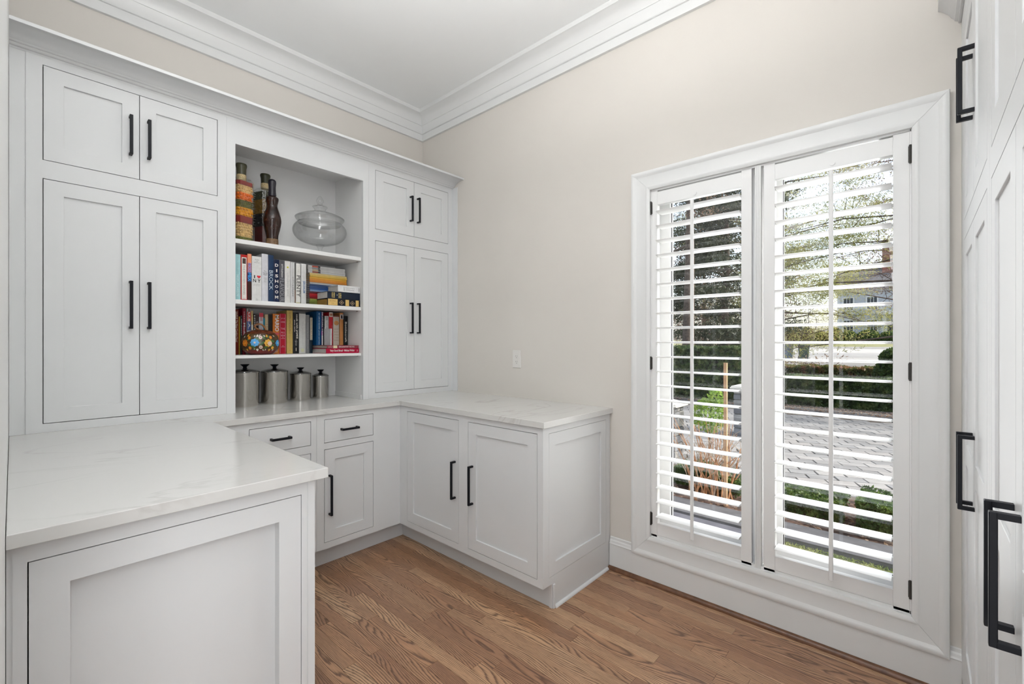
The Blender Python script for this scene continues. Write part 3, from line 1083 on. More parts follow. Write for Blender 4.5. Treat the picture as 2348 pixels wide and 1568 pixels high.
def stext(o, s, col, f0, f1, w=0.6, vertical=True, bold=False, shift=0.0, off=0.0016, keep=False, space=1.0):
    hh, ww = o['_h'], o['_w']
    mt = flat('ink_%.3f_%.3f_%.3f' % col, col, 0.5)
    c = (off, shift * ww, hh * (f0 + f1) / 2)
    if vertical:
        return text(o, s, mt, c, DN, YV, hh * abs(f1 - f0), ww * w, bold, keep=keep, space=space)
    return text(o, s, mt, c, YV, ZV, ww * w, hh * abs(f1 - f0), bold, keep=keep, space=space)


WH, BK, NV = (0.70, 0.70, 0.69), (0.012, 0.012, 0.014), (0.008, 0.018, 0.06)
G2 = 'cookbooks standing on the upper book shelf'
X2 = 0.335
b = book(-1.4965, -1.467, S2, 1.768, X2, 0.20, (0.36, 0.58, 0.60), 'light blue cookbook at the left end of the upper book row', G2)
stext(b, 'NIGELLA LAWSON', (0.55, 0.72, 0.74), 0.08, 0.55, 0.45); stext(b, 'how to eat well', (0.25, 0.45, 0.48), 0.6, 0.93, 0.2)
b = book(-1.467, -1.434, S2, 1.770, X2, 0.21, (0.45, 0.02, 0.015), 'red-edged cookbook with a cream spine and a small dark photo', G2)
band(b, 0.02, 0.94, (0.66, 0.63, 0.58), 0.74, 'spine_label', label='cream spine label')
band(b, 0.80, 0.92, (0.05, 0.02, 0.015), 0.52, 'spine_photo', 0.0014)
stext(b, 'THE KITCHEN DIARIES', (0.10, 0.10, 0.10), 0.12, 0.77, 0.22); stext(b, 'red', (0.40, 0.03, 0.05), 0.03, 0.055, 0.45, False)
b = book(-1.434, -1.4125, S2, 1.779, X2, 0.21, (0.05, 0.015, 0.01), 'narrow book, orange at the top and brown below, reading MEX', G2)
band(b, 0.80, 0.995, (0.72, 0.26, 0.13), label='orange band'); band(b, 0.60, 0.80, (0.42, 0.16, 0.16)); band(b, 0.40, 0.60, (0.01, 0.03, 0.10))
stext(b, 'MOD', (0.25, 0.25, 0.60), 0.60, 0.80, 0.75, True, True); stext(b, 'MEX', (0.03, 0.30, 0.75), 0.41, 0.59, 0.8, True, True)
b = book(-1.4115, -1.361, S2, 1.769, X2, 0.22, (0.66, 0.66, 0.65), 'wide white book whose spine reads I love NY with a red heart', G2)
stext(b, 'Home\nand\nKitchen', (0.10, 0.10, 0.10), 0.84, 0.95, 0.5, False, keep=True)
stext(b, 'I', BK, 0.505, 0.575, 0.11, False, True, shift=-0.24)
stext(b, 'N Y', BK, 0.415, 0.490, 0.78, False, True)
stext(b, 'Ingredients\nand Recipes', (0.30, 0.30, 0.30), 0.33, 0.38, 0.75, False)
stext(b, 'em\npark', (0.1, 0.1, 0.1), 0.01, 0.045, 0.22, False)
bm = bmesh.new()
hp = []
for i in range(28):
    t = 2 * math.pi * i / 28
    hp.append((16 * math.sin(t) ** 3, 13 * math.cos(t) - 5 * math.cos(2 * t) - 2 * math.cos(3 * t) - math.cos(4 * t)))
sc_ = 0.0102 / 17
bm.faces.new([bm.verts.new((0.0017, 0.010 + p[0] * sc_, b['_h'] * 0.545 + p[1] * sc_)) for p in hp])
fin('heart', bm, flat('ink_red_heart', (0.62, 0.005, 0.02)), b)
b = book(-1.360, -1.3265, S2, 1.789, X2, 0.24, (0.60, 0.60, 0.63), 'tall pale grey cookbook with small centred black print', G2)
stext(b, 'The\nFamily\nMeal', (0.08, 0.08, 0.10), 0.55, 0.65, 0.72, False); stext(b, 'Home\ncooking\nwith\nFerran\nAdria', (0.2, 0.2, 0.2), 0.40, 0.50, 0.5, False)
b = book(-1.3265, -1.2965, S2, 1.788, X2, 0.23, (0.018, 0.045, 0.105), 'tall dark slate-blue book with outlined BROCK lettering', G2)
stext(b, 'BROCK', (0.42, 0.50, 0.58), 0.25, 0.67, 0.72)
b = book(-1.2965, -1.2665, S2, 1.766, X2, 0.22, NV, 'navy blue book with stacked white letters spelling DISHOOM', G2)
for i, ch in enumerate('DISHOOM'):
    stext(b, ch, (0.72, 0.69, 0.66), 0.83 - i * 0.125, 0.90 - i * 0.125, 0.60 if ch not in 'I' else 0.22, False, True)
b = book(-1.2665, -1.2365, S2, 1.764, X2, 0.23, (0.10, 0.10, 0.115), 'charcoal cookbook with OTTOLENGHI over large grey FLAVOUR lettering', G2)
stext(b, 'OTTOLENGHI', (0.66, 0.66, 0.66), 0.60, 0.92, 0.30, True, True); stext(b, 'FLAVOUR', (0.26, 0.26, 0.28), 0.02, 0.57, 0.80)
b = book(-1.2360, -1.2045, S2, 1.765, X2, 0.23, (0.66, 0.65, 0.63), 'off-white cookbook with a small yellow-green dot on its spine', G2)
stext(b, 'OTTOLENGHI  SIMPLE', (0.36, 0.36, 0.36), 0.16, 0.72, 0.28)
bm = bmesh.new()
bm.faces.new([bm.verts.new((0.0017, 0.005 * math.cos(t), b['_h'] * 0.85 + 0.005 * math.sin(t))) for t in [2 * math.pi * i / 20 for i in range(20)]])
fin('yellow_dot', bm, flat('ink_lime', (0.50, 0.48, 0.02)), b)
b = book(-1.2035, -1.1785, S2, 1.762, X2, 0.22, (0.56, 0.56, 0.56), 'pale grey cookbook with thin dark OTTOLENGHI lettering, left of PLENTY', G2)
stext(b, 'OTTOLENGHI', (0.14, 0.14, 0.14), 0.17, 0.64, 0.42); stext(b, 'yotam  sami', (0.3, 0.3, 0.3), 0.70, 0.90, 0.16)
b = book(-1.1780, -1.1725, S2, 1.760, X2 - 0.004, 0.20, (0.014, 0.012, 0.012), 'very thin black book squeezed between two white ones', G2)
band(b, 0.02, 0.33, (0.16, 0.06, 0.02))
b = book(-1.1720, -1.1455, S2, 1.759, X2, 0.23, (0.66, 0.65, 0.62), 'white cookbook with large thin black PLENTY down its spine', G2)
stext(b, 'PLENTY', (0.02, 0.02, 0.02), 0.17, 0.70, 0.82); stext(b, 'ottolenghi', (0.3, 0.3, 0.3), 0.78, 0.92, 0.14)
band(b, 0.0, 0.018, (0.42, 0.36, 0.03))
b = book(-1.1415, -1.1115, S2, 1.761, X2, 0.23, (0.60, 0.60, 0.59), 'off-white cookbook with blue JERUSALEM lettering at the end of the row', G2)
stext(b, 'JERUSALEM', (0.05, 0.14, 0.32), 0.27, 0.57, 0.55, True, True); stext(b, 'ottolenghi tamimi', (0.35, 0.35, 0.35), 0.62, 0.92, 0.15)

# ------------------------------------------------------------------ magazines lying in a pile
mags = [('dark green', (0.035, 0.05, 0.02)), ('olive green', (0.14, 0.17, 0.03)), ('olive green', (0.20, 0.24, 0.05)), ('lime green', (0.27, 0.32, 0.06)),
        ('dark red', (0.22, 0.01, 0.015)), ('red', (0.36, 0.01, 0.02)), ('red', (0.40, 0.015, 0.02)), ('dark wine', (0.10, 0.01, 0.02)),
        ('pale blue', (0.18, 0.28, 0.45)), ('blue', (0.02, 0.08, 0.28)), ('navy blue', (0.01, 0.05, 0.18)), ('navy blue', (0.01, 0.045, 0.15)),
        ('grey', (0.42, 0.42, 0.42)), ('dark orange', (0.56, 0.20, 0.02)), ('orange', (0.66, 0.27, 0.02)), ('amber yellow', (0.70, 0.36, 0.03)), ('yellow', (0.70, 0.46, 0.07)), ('pale yellow', (0.72, 0.55, 0.22)),
        ('white', (0.60, 0.60, 0.60)), ('white', (0.62, 0.62, 0.61)), ('white', (0.58, 0.58, 0.58)), ('white', (0.63, 0.63, 0.62))]
zt = S2 + 0.0003
mh = (1.782 - S2 - 0.0006) / len(mags)
ordn = ['bottom', 'second', 'third', 'fourth', 'fifth', 'sixth', 'seventh', 'eighth', 'ninth', 'tenth', 'eleventh', 'twelfth', 'thirteenth', 'fourteenth',
        'fifteenth', 'sixteenth', 'seventeenth', 'eighteenth', 'nineteenth', 'twentieth', 'twenty-first', 'top']
rng = random.Random(4)
for i, (cn, c) in enumerate(mags):
    dy = rng.uniform(-0.002, 0.002) - (0.012 if i > 17 else 0)
    bm = bmesh.new()
    th = mh * 0.46
    # folded cover: spine in front (+x)
    box(bm, -0.19, 0.0, -0.125, 0.125, 0.0, mh * 0.16)
    box(bm, -0.19, 0.0, -0.125, 0.125, mh * 0.80, mh * 0.96)
    box(bm, -0.003, 0.001, -0.125, 0.125, 0.0, mh * 0.96)
    o = fin('magazine', bm, flat('magcover_%d' % i, c, 0.35), loc=(0.199 + rng.uniform(-0.002, 0.002), -0.9065 + dy, zt))
    tag(o, '%s-spined magazine, %s from the bottom of the lying pile' % (cn, ordn[i]) if ordn[i] not in ('bottom', 'top')
        else '%s-spined magazine at the %s of the lying pile' % (cn, ordn[i]), 'magazine', 'magazines piled on the upper book shelf')
    bm = bmesh.new(); box(bm, -0.188, -0.0035, -0.1245, 0.1245, mh * 0.17, mh * 0.79)
    fin('pages', bm, M['paper'], o)
    if i > 17:
        bm = bmesh.new(); box(bm, 0.0011, 0.0016, -0.098, -0.060, mh * 0.1, mh * 0.9)
        fin('cover_print', bm, flat('magprint_%d' % i, [(0.35, 0.10, 0.05), (0.55, 0.40, 0.22), (0.30, 0.31, 0.33), (0.55, 0.10, 0.06)][i - 18]), o)
        bm = bmesh.new(); box(bm, 0.0011, 0.0016, -0.060, -0.045, mh * 0.15, mh * 0.85)
        fin('cover_print', bm, flat('magblack', BK), o)
    zt += mh


def lying(y0, y1, z0, z1, xs, depth, col, lab, grp, pages=None, rz=0.0):
    cm = flat('lyingcover_%03d' % len(M), tuple(c_ ** 1.12 for c_ in col), 0.4, spec=0.22)
    bm = bmesh.new()
    w, h_ = y1 - y0, z1 - z0 - 0.0006
    t = 0.0022
    box(bm, -depth, 0, 0, w, 0, t); box(bm, -depth, 0, 0, w, h_ - t, h_); box(bm, -0.003, 0.0, 0, w, t, h_ - t)
    o = fin('cookbook', bm, cm, loc=(xs, y0, z0 + 0.0003))
    o.rotation_euler = (0, 0, rz)
    tag(o, lab, 'book', grp)
    bm = bmesh.new(); box(bm, -depth + 0.003, -0.0032, 0.003, w - 0.003, t, h_ - t)
    fin('pages', bm, pages or M['paper'], o)
    o['_w'] = w; o['_h'] = h_
    return o


def htext(o, s, col, a0, a1, f0, f1, bold=False, rot=False):
    mt = flat('ink_%.3f_%.3f_%.3f' % col, col, 0.5)
    w, h_ = o['_w'], o['_h']
    c = (0.0008, w * (a0 + a1) / 2, h_ * (f0 + f1) / 2)
    if rot:
        return text(o, s, mt, c, ZV, (0, -1, 0), h_ * (f1 - f0), w * (a1 - a0), bold)
    return text(o, s, mt, c, YV, ZV, w * (a1 - a0), h_ * (f1 - f0), bold)


GL = 'books lying in front of the magazines'
b = lying(-0.989, -0.768, S2, 1.5635, 0.352, 0.150, (0.012, 0.013, 0.018), 'black gilt-edged book with gold bands, bottom of the lying trio', GL, M['gilt'])
for a0, a1 in ((0.02, 0.30), (0.54, 0.65), (0.86, 0.96)):
    bm = bmesh.new(); box(bm, 0, 0.0006, b['_w'] * a0, b['_w'] * a1, b['_h'] * 0.05, b['_h'] * 0.97)
    fin('gold_band', bm, flat('gold_leaf', (0.62, 0.42, 0.14), 0.35, metallic=0.3), b)
for a in (0.42, 0.755):
    bm = bmesh.new()
    pts = []
    for i in range(24):
        t = 2 * math.pi * i / 24
        rr = 0.0125 * (1 + 0.18 * math.cos(4 * t))
        pts.append((0.0007, b['_w'] * a + rr * math.cos(t) * 1.1, b['_h'] * 0.5 + rr * math.sin(t)))
    inn = [(0.0007, b['_w'] * a + (p[1] - b['_w'] * a) * 0.72, b['_h'] * 0.5 + (p[2] - b['_h'] * 0.5) * 0.72) for p in pts]
    A = [bm.verts.new(p) for p in pts]; B_ = [bm.verts.new(p) for p in inn]
    for i in range(24):
        j = (i + 1) % 24
        bm.faces.new((A[i], A[j], B_[j], B_[i]))
    C_ = [bm.verts.new((0.0007, b['_w'] * a + (p[1] - b['_w'] * a) * 0.4, b['_h'] * 0.5 + (p[2] - b['_h'] * 0.5) * 0.4)) for p in pts]
    bm.faces.new(C_)
    fin('ornament', bm, flat('ornament_gold', (0.26, 0.19, 0.11), 0.5), b)
htext(b, 'THE COMPLETE\nCOOK', (0.30, 0.18, 0.04), 0.06, 0.25, 0.2, 0.8)
b = lying(-0.987, -0.768, 1.5645, 1.6085, 0.350, 0.148, (0.014, 0.024, 0.045), 'thick navy book with gold titles, middle of the lying trio', GL)
for a0, a1, s in ((0.12, 0.16, 'LONDON'), (0.175, 0.215, 'PARIS'), (0.325, 0.365, 'HEALTHY'), (0.375, 0.41, 'DIET')):
    htext(b, s, (0.72, 0.55, 0.18), a0, a1, 0.12, 0.90, True, True)
htext(b, '•', (0.6, 0.6, 0.6), 0.275, 0.295, 0.45, 0.62)
b = lying(-0.920, -0.768, 1.6105, 1.6525, 0.352, 0.140, (0.70, 0.70, 0.70), 'white paperback with grey script title, top of the lying trio', GL)
htext(b, "Food Lover's\nCompanion", (0.25, 0.25, 0.26), 0.33, 0.74, 0.20, 0.82); htext(b, 'NEW', BK, 0.25, 0.285, 0.2, 0.85, True, True); htext(b, 'HERBST', BK, 0.93, 0.965, 0.15, 0.85, True, True)

# ------------------------------------------------------------------ lower book row
G3 = 'cookbooks standing on the lower book shelf'
X3 = 0.18
spec = [
    (-1.4520, -1.430, 1.478, (0.26, 0.045, 0.030), 'brick red book at the left end of the lower row, cream lettering', [('SAVEUR The New Comfort Food', (0.62, 0.50, 0.42), 0.28, 0.95, 0.55, True)]),
    (-1.4295, -1.4215, 1.437, (0.42, 0.26, 0.03), 'thin mustard yellow book beside the brick red one', []),
    (-1.4212, -1.4105, 1.442, (0.012, 0.030, 0.030), 'thin dark green book behind the painted gourd', [('BRUNCH', (0.5, 0.55, 0.55), 0.5, 0.92, 0.3, True)]),
    (-1.4100, -1.3925, 1.487, (0.28, 0.012, 0.035), 'tall crimson book with white title behind the gourd', [('classic', WH, 0.62, 0.93, 0.25, False), ('Modern', WH, 0.30, 0.68, 0.5, True)]),
    (-1.3872, -1.3650, 1.486, (0.55, 0.53, 0.50), 'tall book banded in red, white and blue', []),
    (-1.3645, -1.3530, 1.474, (0.52, 0.40, 0.20), 'slim tan book right of the red, white and blue one', []),
    (-1.3512, -1.3422, 1.455, (0.012, 0.012, 0.014), 'slim black book with broken white lettering', [('HOME MADE', WH, 0.15, 0.97, 0.7, True)]),
    (-1.3418, -1.3222, 1.454, (0.06, 0.035, 0.035), 'dark brown book with small pale portraits on its spine', []),
    (-1.3218, -1.2980, 1.464, (0.58, 0.60, 0.62), 'white book with a crimson top above the gourd handle', []),
    (-1.2972, -1.2900, 1.433, (0.0, 0.30, 0.46), 'thin bright cyan book in the lower row', []),
    (-1.2895, -1.2710, 1.456, (0.52, 0.42, 0.27), 'beige book with rust side next to the cyan one', []),
    (-1.2705, -1.2465, 1.458, (0.010, 0.008, 0.007), 'plain black book left of the orange MARIO book', []),
    (-1.2455, -1.2075, 1.462, (0.62, 0.20, 0.025), 'orange book reading MARIO in big white capitals', [('MARIO', WH, 0.56, 0.97, 0.62, True)]),
    (-1.2065, -1.1675, 1.465, (0.46, 0.008, 0.035), 'thick crimson red book with pink raised bands', []),
    (-1.1640, -1.1275, 1.487, (0.56, 0.41, 0.14), 'tall gold-tan book reading MOMOFUKU', [('MOMOFUKU', (0.24, 0.15, 0.04), 0.46, 0.87, 0.32, False)]),
    (-1.1265, -1.0900, 1.476, (0.016, 0.017, 0.020), 'black book reading cook with JAMIE in bold white', [('cook with JAMIE', (0.72, 0.68, 0.60), 0.36, 0.96, 0.38, True)]),
    (-1.0890, -1.0475, 1.470, (0.56, 0.56, 0.54), 'wide off-white book with faint grey vertical title', [('THE SILVER SPOON', (0.40, 0.40, 0.40), 0.2, 0.8, 0.18, False)]),
    (-1.0465, -1.0240, 1.464, (0.22, 0.225, 0.23), 'mid grey cookbook right of the wide off-white one', [('Cooking for Friends', (0.42, 0.42, 0.42), 0.12, 0.8, 0.22, False)]),
    (-1.0232, -1.0030, 1.456, (0.010, 0.022, 0.035), 'dark navy book with a tall cream framed label', []),
]
bks = []
for (a, b2, z1, c, lab, tx) in spec:
    o = book(a, b2, S3, z1, X3, 0.165, c, lab, G3)
    for t in tx:
        sh = 0.12 if t[0] in ('MARIO', 'cook with JAMIE') else 0.0
        stext(o, t[0], t[1], t[2], t[3], t[4], True, t[5], shift=sh)
    bks.append(o)
o = bks[4]; band(o, 0.72, 0.93, (0.50, 0.06, 0.05)); band(o, 0.52, 0.72, (0.03, 0.06, 0.22)); band(o, 0.1, 0.50, (0.48, 0.54, 0.58)); stext(o, 'U.S.A.', WH, 0.55, 0.92, 0.5, True, True)
band(o, 0.93, 0.99, (0.10, 0.08, 0.08), 0.6)
o = bks[5]; band(o, 0.56, 0.68, (0.60, 0.58, 0.50))
o = bks[7]; band(o, 0.62, 0.80, (0.20, 0.15, 0.15), 0.8); band(o, 0.74, 0.82, (0.42, 0.36, 0.34), 0.35); band(o, 0.66, 0.71, (0.55, 0.50, 0.48), 0.5); band(o, 0.42, 0.50, (0.36, 0.38, 0.46), 0.5)
o = bks[8]; band(o, 0.90, 0.998, (0.52, 0.02, 0.05)); band(o, 0.80, 0.90, (0.40, 0.22, 0.22), 0.6); stext(o, 'EAT UP!', (0.50, 0.12, 0.12), 0.40, 0.62, 0.5, True)
stext(o, 'New York Times', (0.4, 0.42, 0.5), 0.62, 0.76, 0.5, True)
o = bks[10]
for f in (0.50, 0.56, 0.62, 0.68, 0.74):
    band(o, f, f + 0.012, (0.34, 0.20, 0.10), 0.8)
o = bks[12]; stext(o, 'BATALI', WH, 0.04, 0.20, 0.5, True); band(o, 0.47, 0.53, (0.52, 0.06, 0.08), 0.8); stext(o, 'P', WH, 0.38, 0.46, 0.4, False, True)
o = bks[13]
for f in (0.05, 0.78, 0.88):
    pass
for a_, s in ((0.87, 'JOY OF'), (0.79, 'COOKING'), (0.62, 'THE'), (0.53, 'ALL'), (0.45, 'NEW'), (0.39, 'ALL\nPURPOSE'), (0.18, 'IRMA\nROMBAUER')):
    stext(o, s, (0.66, 0.36, 0.42), a_ - 0.02, a_ + 0.025, 0.62, False)
for sh in (-0.44, 0.36):
    bm = bmesh.new(); box(bm, 0.0009, 0.0013, o['_w'] * sh - 0.0010, o['_w'] * sh + 0.0010, 0.004, o['_h'] - 0.004)
    fin('spine_line', bm, flat('print_pink', (0.60, 0.22, 0.30)), o)
o = bks[14]; stext(o, 'D\nC', (0.24, 0.15, 0.04), 0.88, 0.95, 0.22, False); stext(o, 'DAVID CHANG  PETER MEEHAN', (0.3, 0.2, 0.06), 0.16, 0.44, 0.12); stext(o, '●', (0.2, 0.12, 0.03), 0.07, 0.085, 0.14, False)
o = bks[15]; stext(o, 'jamie oliver', (0.72, 0.68, 0.60), 0.52, 0.82, 0.20, True, True, shift=-0.27)
stext(o, 'My\nGuide to\nMaking\nYou a\nBetter\nCook', (0.55, 0.55, 0.52), 0.19, 0.34, 0.42, False); band(o, 0.06, 0.14, (0.55, 0.50, 0.42), 0.10)
o = bks[18]; band(o, 0.36, 0.96, (0.58, 0.53, 0.42), 0.78, 'spine_label', label='cream framed spine label'); band(o, 0.375, 0.945, (0.03, 0.03, 0.03), 0.55, 'spine_frame', 0.0013)
band(o, 0.385, 0.935, (0.56, 0.46, 0.32), 0.42, 'spine_panel', 0.0016); stext(o, 'Mastering the Art', BK, 0.40, 0.92, 0.28, True, True, off=0.0022)
bm = bmesh.new(); box(bm, 0.0009, 0.0013, -0.009, 0.009, 0.01, 0.03)
fin('spine_mark', bm, flat('faint_green', (0.52, 0.53, 0.34)), bks[16])

# books lying at the right of the lower shelf
GB = 'books lying flat on the lower book shelf'
b = lying(-0.9900, -0.768, S3, 1.2500, 0.338, 0.215, (0.42, 0.0, 0.045), 'crimson book lying flat at the bottom right, reading Very Good Bread', GB)
htext(b, 'Very Good Bread · Melissa Weller', WH, 0.11, 0.86, 0.25, 0.80, True); htext(b, 'A', WH, 0.93, 0.96, 0.3, 0.75)
b = lying(-0.982, -0.768, 1.2508, 1.2695, 0.334, 0.205, (0.28, 0.05, 0.07), 'dark pink book lying flat under the standing books, cream label', GB, flat('grey_taupe_edges', (0.42, 0.38, 0.33), 0.9))
htext(b, 'EXPLANATORY RECIPES', (0.66, 0.55, 0.55), 0.36, 0.86, 0.25, 0.75, True); htext(b, 'cookbook', (0.60, 0.40, 0.42), 0.03, 0.17, 0.3, 0.75)
bm = bmesh.new(); box(bm, 0, 0.0006, b['_w'] * 0.19, b['_w'] * 0.31, 0.0005, b['_h'] * 0.98)
fin('spine_label', bm, flat('label_cream', (0.62, 0.54, 0.34)), b)
ZS = 1.2698
G4 = 'cookbooks standing on the flat books'
X4 = 0.20
spec = [
    (-0.9990 + 0.012, -0.9690 + 0.012, 1.489, (0.004, 0.09, 0.23), 'tall blue book reading MY LIFE IN RECIPES', [('MY LIFE IN RECIPES | JOAN NATHAN', (0.50, 0.66, 0.74), 0.02, 0.95, 0.24, True)]),
    (-0.9565, -0.9430, 1.488, (0.10, 0.07, 0.16), 'slim purple and white book beside the blue one', [('MUTUAL FRIENDS', WH, 0.05, 0.98, 0.5, True)]),
    (-0.9425, -0.9330, 1.460, (0.016, 0.014, 0.018), 'thin near-black book right of the purple one', [('food wine', (0.3, 0.3, 0.3), 0.4, 0.9, 0.3, False)]),
    (-0.9325, -0.9065, 1.461, (0.58, 0.58, 0.57), 'white and black book reading TWO GREEDY down the spine', [('TWO GREEDY', (0.14, 0.14, 0.14), 0.38, 0.82, 0.45, False)]),
    (-0.9040, -0.8770, 1.487, (0.48, 0.022, 0.035), 'scarlet book with a white food-photo top', []),
    (-0.8755, -0.8335, 1.465, (0.52, 0.47, 0.40), 'beige book with a round orange picture on its spine', []),
    (-0.8300, -0.8045, 1.487, (0.52, 0.25, 0.09), 'orange-tan book with a pale photo band near its top', []),
    (-0.8015, -0.7725, 1.466, (0.008, 0.012, 0.014), 'black book with white script at the right end of the row', [('Bottlecraft', (0.55, 0.52, 0.46), 0.10, 0.80, 0.42, True)]),
]
b4 = []
for (a, b2, z1, c, lab, tx) in spec:
    o = book(a, b2, ZS, z1, X4, 0.165, c, lab, G4)
    for t in tx:
        stext(o, t[0], t[1], t[2], t[3], t[4], True, t[5])
    b4.append(o)
band(b4[1], 0.30, 0.42, (0.22, 0.03, 0.20)); band(b4[1], 0.0, 0.29, (0.55, 0.53, 0.52), 0.7)
o = b4[3]; stext(o, 'ITALIANS', WH, 0.02, 0.24, 0.55, True, True, off=0.0022); band(o, 0.0, 0.27, (0.015, 0.015, 0.015), 0.72, shift=-0.1)
for f in (0.86, 0.91, 0.955):
    band(o, f, f + 0.018, (0.02, 0.02, 0.02), 0.6)
o = b4[4]; band(o, 0.86, 0.998, (0.60, 0.56, 0.50)); band(o, 0.89, 0.965, (0.36, 0.14, 0.07), 0.7); stext(o, 'the pioneer table', (0.62, 0.20, 0.22), 0.12, 0.6, 0.18, True, shift=0.2)
o = b4[5]
band(o, 0.965, 0.998, (0.18, 0.02, 0.01))
stext(o, 'THE', (0.40, 0.30, 0.12), 0.86, 0.91, 0.5, False)
bm = bmesh.new()
bm.faces.new([bm.verts.new((0.0017, 0.0165 * math.cos(t), o['_h'] * 0.755 + 0.0155 * math.sin(t))) for t in [2 * math.pi * i / 24 for i in range(24)]])
fin('round_picture', bm, flat('bread_orange', (0.48, 0.22, 0.06), 0.5, 0.4, 120), o)
for r_, s in enumerate(('O I T', 'B A K', 'I N G', 'T A N', 'C A K')):
    stext(o, s, (0.30, 0.20, 0.14), 0.52 - r_ * 0.095, 0.565 - r_ * 0.095, 0.68, False, True)
o = b4[6]; band(o, 0.80, 0.95, (0.48, 0.46, 0.48), 0.95); band(o, 0.82, 0.92, (0.07, 0.05, 0.06), 0.4)
# short white book in front of the thin black one
o = book(-0.9425, -0.9330, ZS, 1.376, X4 + 0.10, 0.09, (0.60, 0.60, 0.60), 'short white book standing in front of the thin black one', G4)
stext(o, 'Tea Treasury', (0.18, 0.14, 0.18), 0.1, 0.7, 0.3)

# ------------------------------------------------------------------ steel canisters
def canister(cx, cy, rad, zb, zr, zk, lab):
    root = tag(empty('steel_canister', (cx, cy, zb)), lab, 'canister', 'stainless steel canisters on the worktop')
    h_ = zr - zb
    bm = bmesh.new()
    lathe(bm, [(rad * 0.96, 0), (rad * 0.985, 0.003), (rad, 0.006), (rad, h_ - 0.006), (rad * 1.02, h_ - 0.004), (rad * 1.03, h_ - 0.001), (rad * 1.02, h_), (rad * 0.97, h_), (rad * 0.97, h_ - 0.01)], seg=64)
    fin('body', bm, M['steel'], root, smooth=True)
    bm = bmesh.new()
    lathe(bm, [(rad * 0.96, h_ - 0.004), (rad * 1.00, h_ + 0.0005), (rad * 1.045, h_ + 0.001), (rad * 1.045, h_ + 0.0045), (rad * 0.98, h_ + 0.007), (rad * 0.80, h_ + 0.012), (rad * 0.50, h_ + 0.0175), (rad * 0.2, h_ + 0.020), (0.0001, h_ + 0.020)], seg=64)
    ld = fin('lid', bm, M['steeldark'], root, smooth=True)
    k0 = h_ + 0.0202; kh = zk - zb
    kr = 0.017 + rad * 0.09
    bm = bmesh.new()
    lathe(bm, [(kr * 0.62, k0), (kr * 0.45, k0 + 0.003), (kr * 0.38, k0 + 0.009), (kr * 0.50, kh - 0.013), (kr * 0.92, kh - 0.004), (kr, kh - 0.002), (kr * 0.95, kh), (0.0001, kh - 0.001)], seg=32)
    fin('knob', bm, M['black'], ld, smooth=True)
    return root


ZW = 0.9142
canister(0.135, -1.384, 0.0735, ZW, 1.113, 1.160, 'largest steel canister, at the left end of the row')
canister(0.112, -1.211, 0.0735, ZW, 1.107, 1.152, 'second steel canister from the left, nearly as large as the first')
canister(0.090, -1.043, 0.0615, ZW, 1.083, 1.125, 'third steel canister from the left, medium sized')
canister(0.075, -0.903, 0.0495, ZW, 1.061, 1.104, 'smallest steel canister, at the right end of the row')

# ------------------------------------------------------------------ decorative bottles
def blob_layer(name, parent, hw, hd, z0, z1, size, mat, seed, squash=0.7):
    """small rounded pieces packed against the glass of a square bottle"""
    rr = random.Random(seed)
    bm = bmesh.new()
    step = size * 1.55
    nz_ = max(1, int((z1 - z0) / step))
    per = []
    nx = max(2, int(2 * hw / step)); ny = max(2, int(2 * hd / step))
    for iz in range(nz_):
        z = z0 + (iz + 0.5) * (z1 - z0) / nz_
        off = 0.5 * (iz % 2)
        for i in range(nx):
            x = -hw + (i + off) * 2 * hw / nx
            per.append((x, -hd, z)); per.append((x, hd, z))
        for i in range(ny):
            y_ = -hd + (i + off) * 2 * hd / ny
            per.append((-hw, y_, z)); per.append((hw, y_, z))
    for (x, y_, z) in per:
        mt = Matrix.Translation((x + rr.uniform(-.15, .15) * size, y_ + rr.uniform(-.15, .15) * size, z + rr.uniform(-.2, .2) * size)) @ \
            Matrix.Rotation(rr.uniform(0, 6.28), 4, (rr.random(), rr.random(), rr.random() + .01)) @ Matrix.Diagonal((size, size * squash, size * squash, 1))
        bmesh.ops.create_icosphere(bm, subdivisions=1, radius=1.0, matrix=mt)
    o = fin(name, bm, mat, parent, smooth=True)
    o['kind'] = 'stuff'
    return o


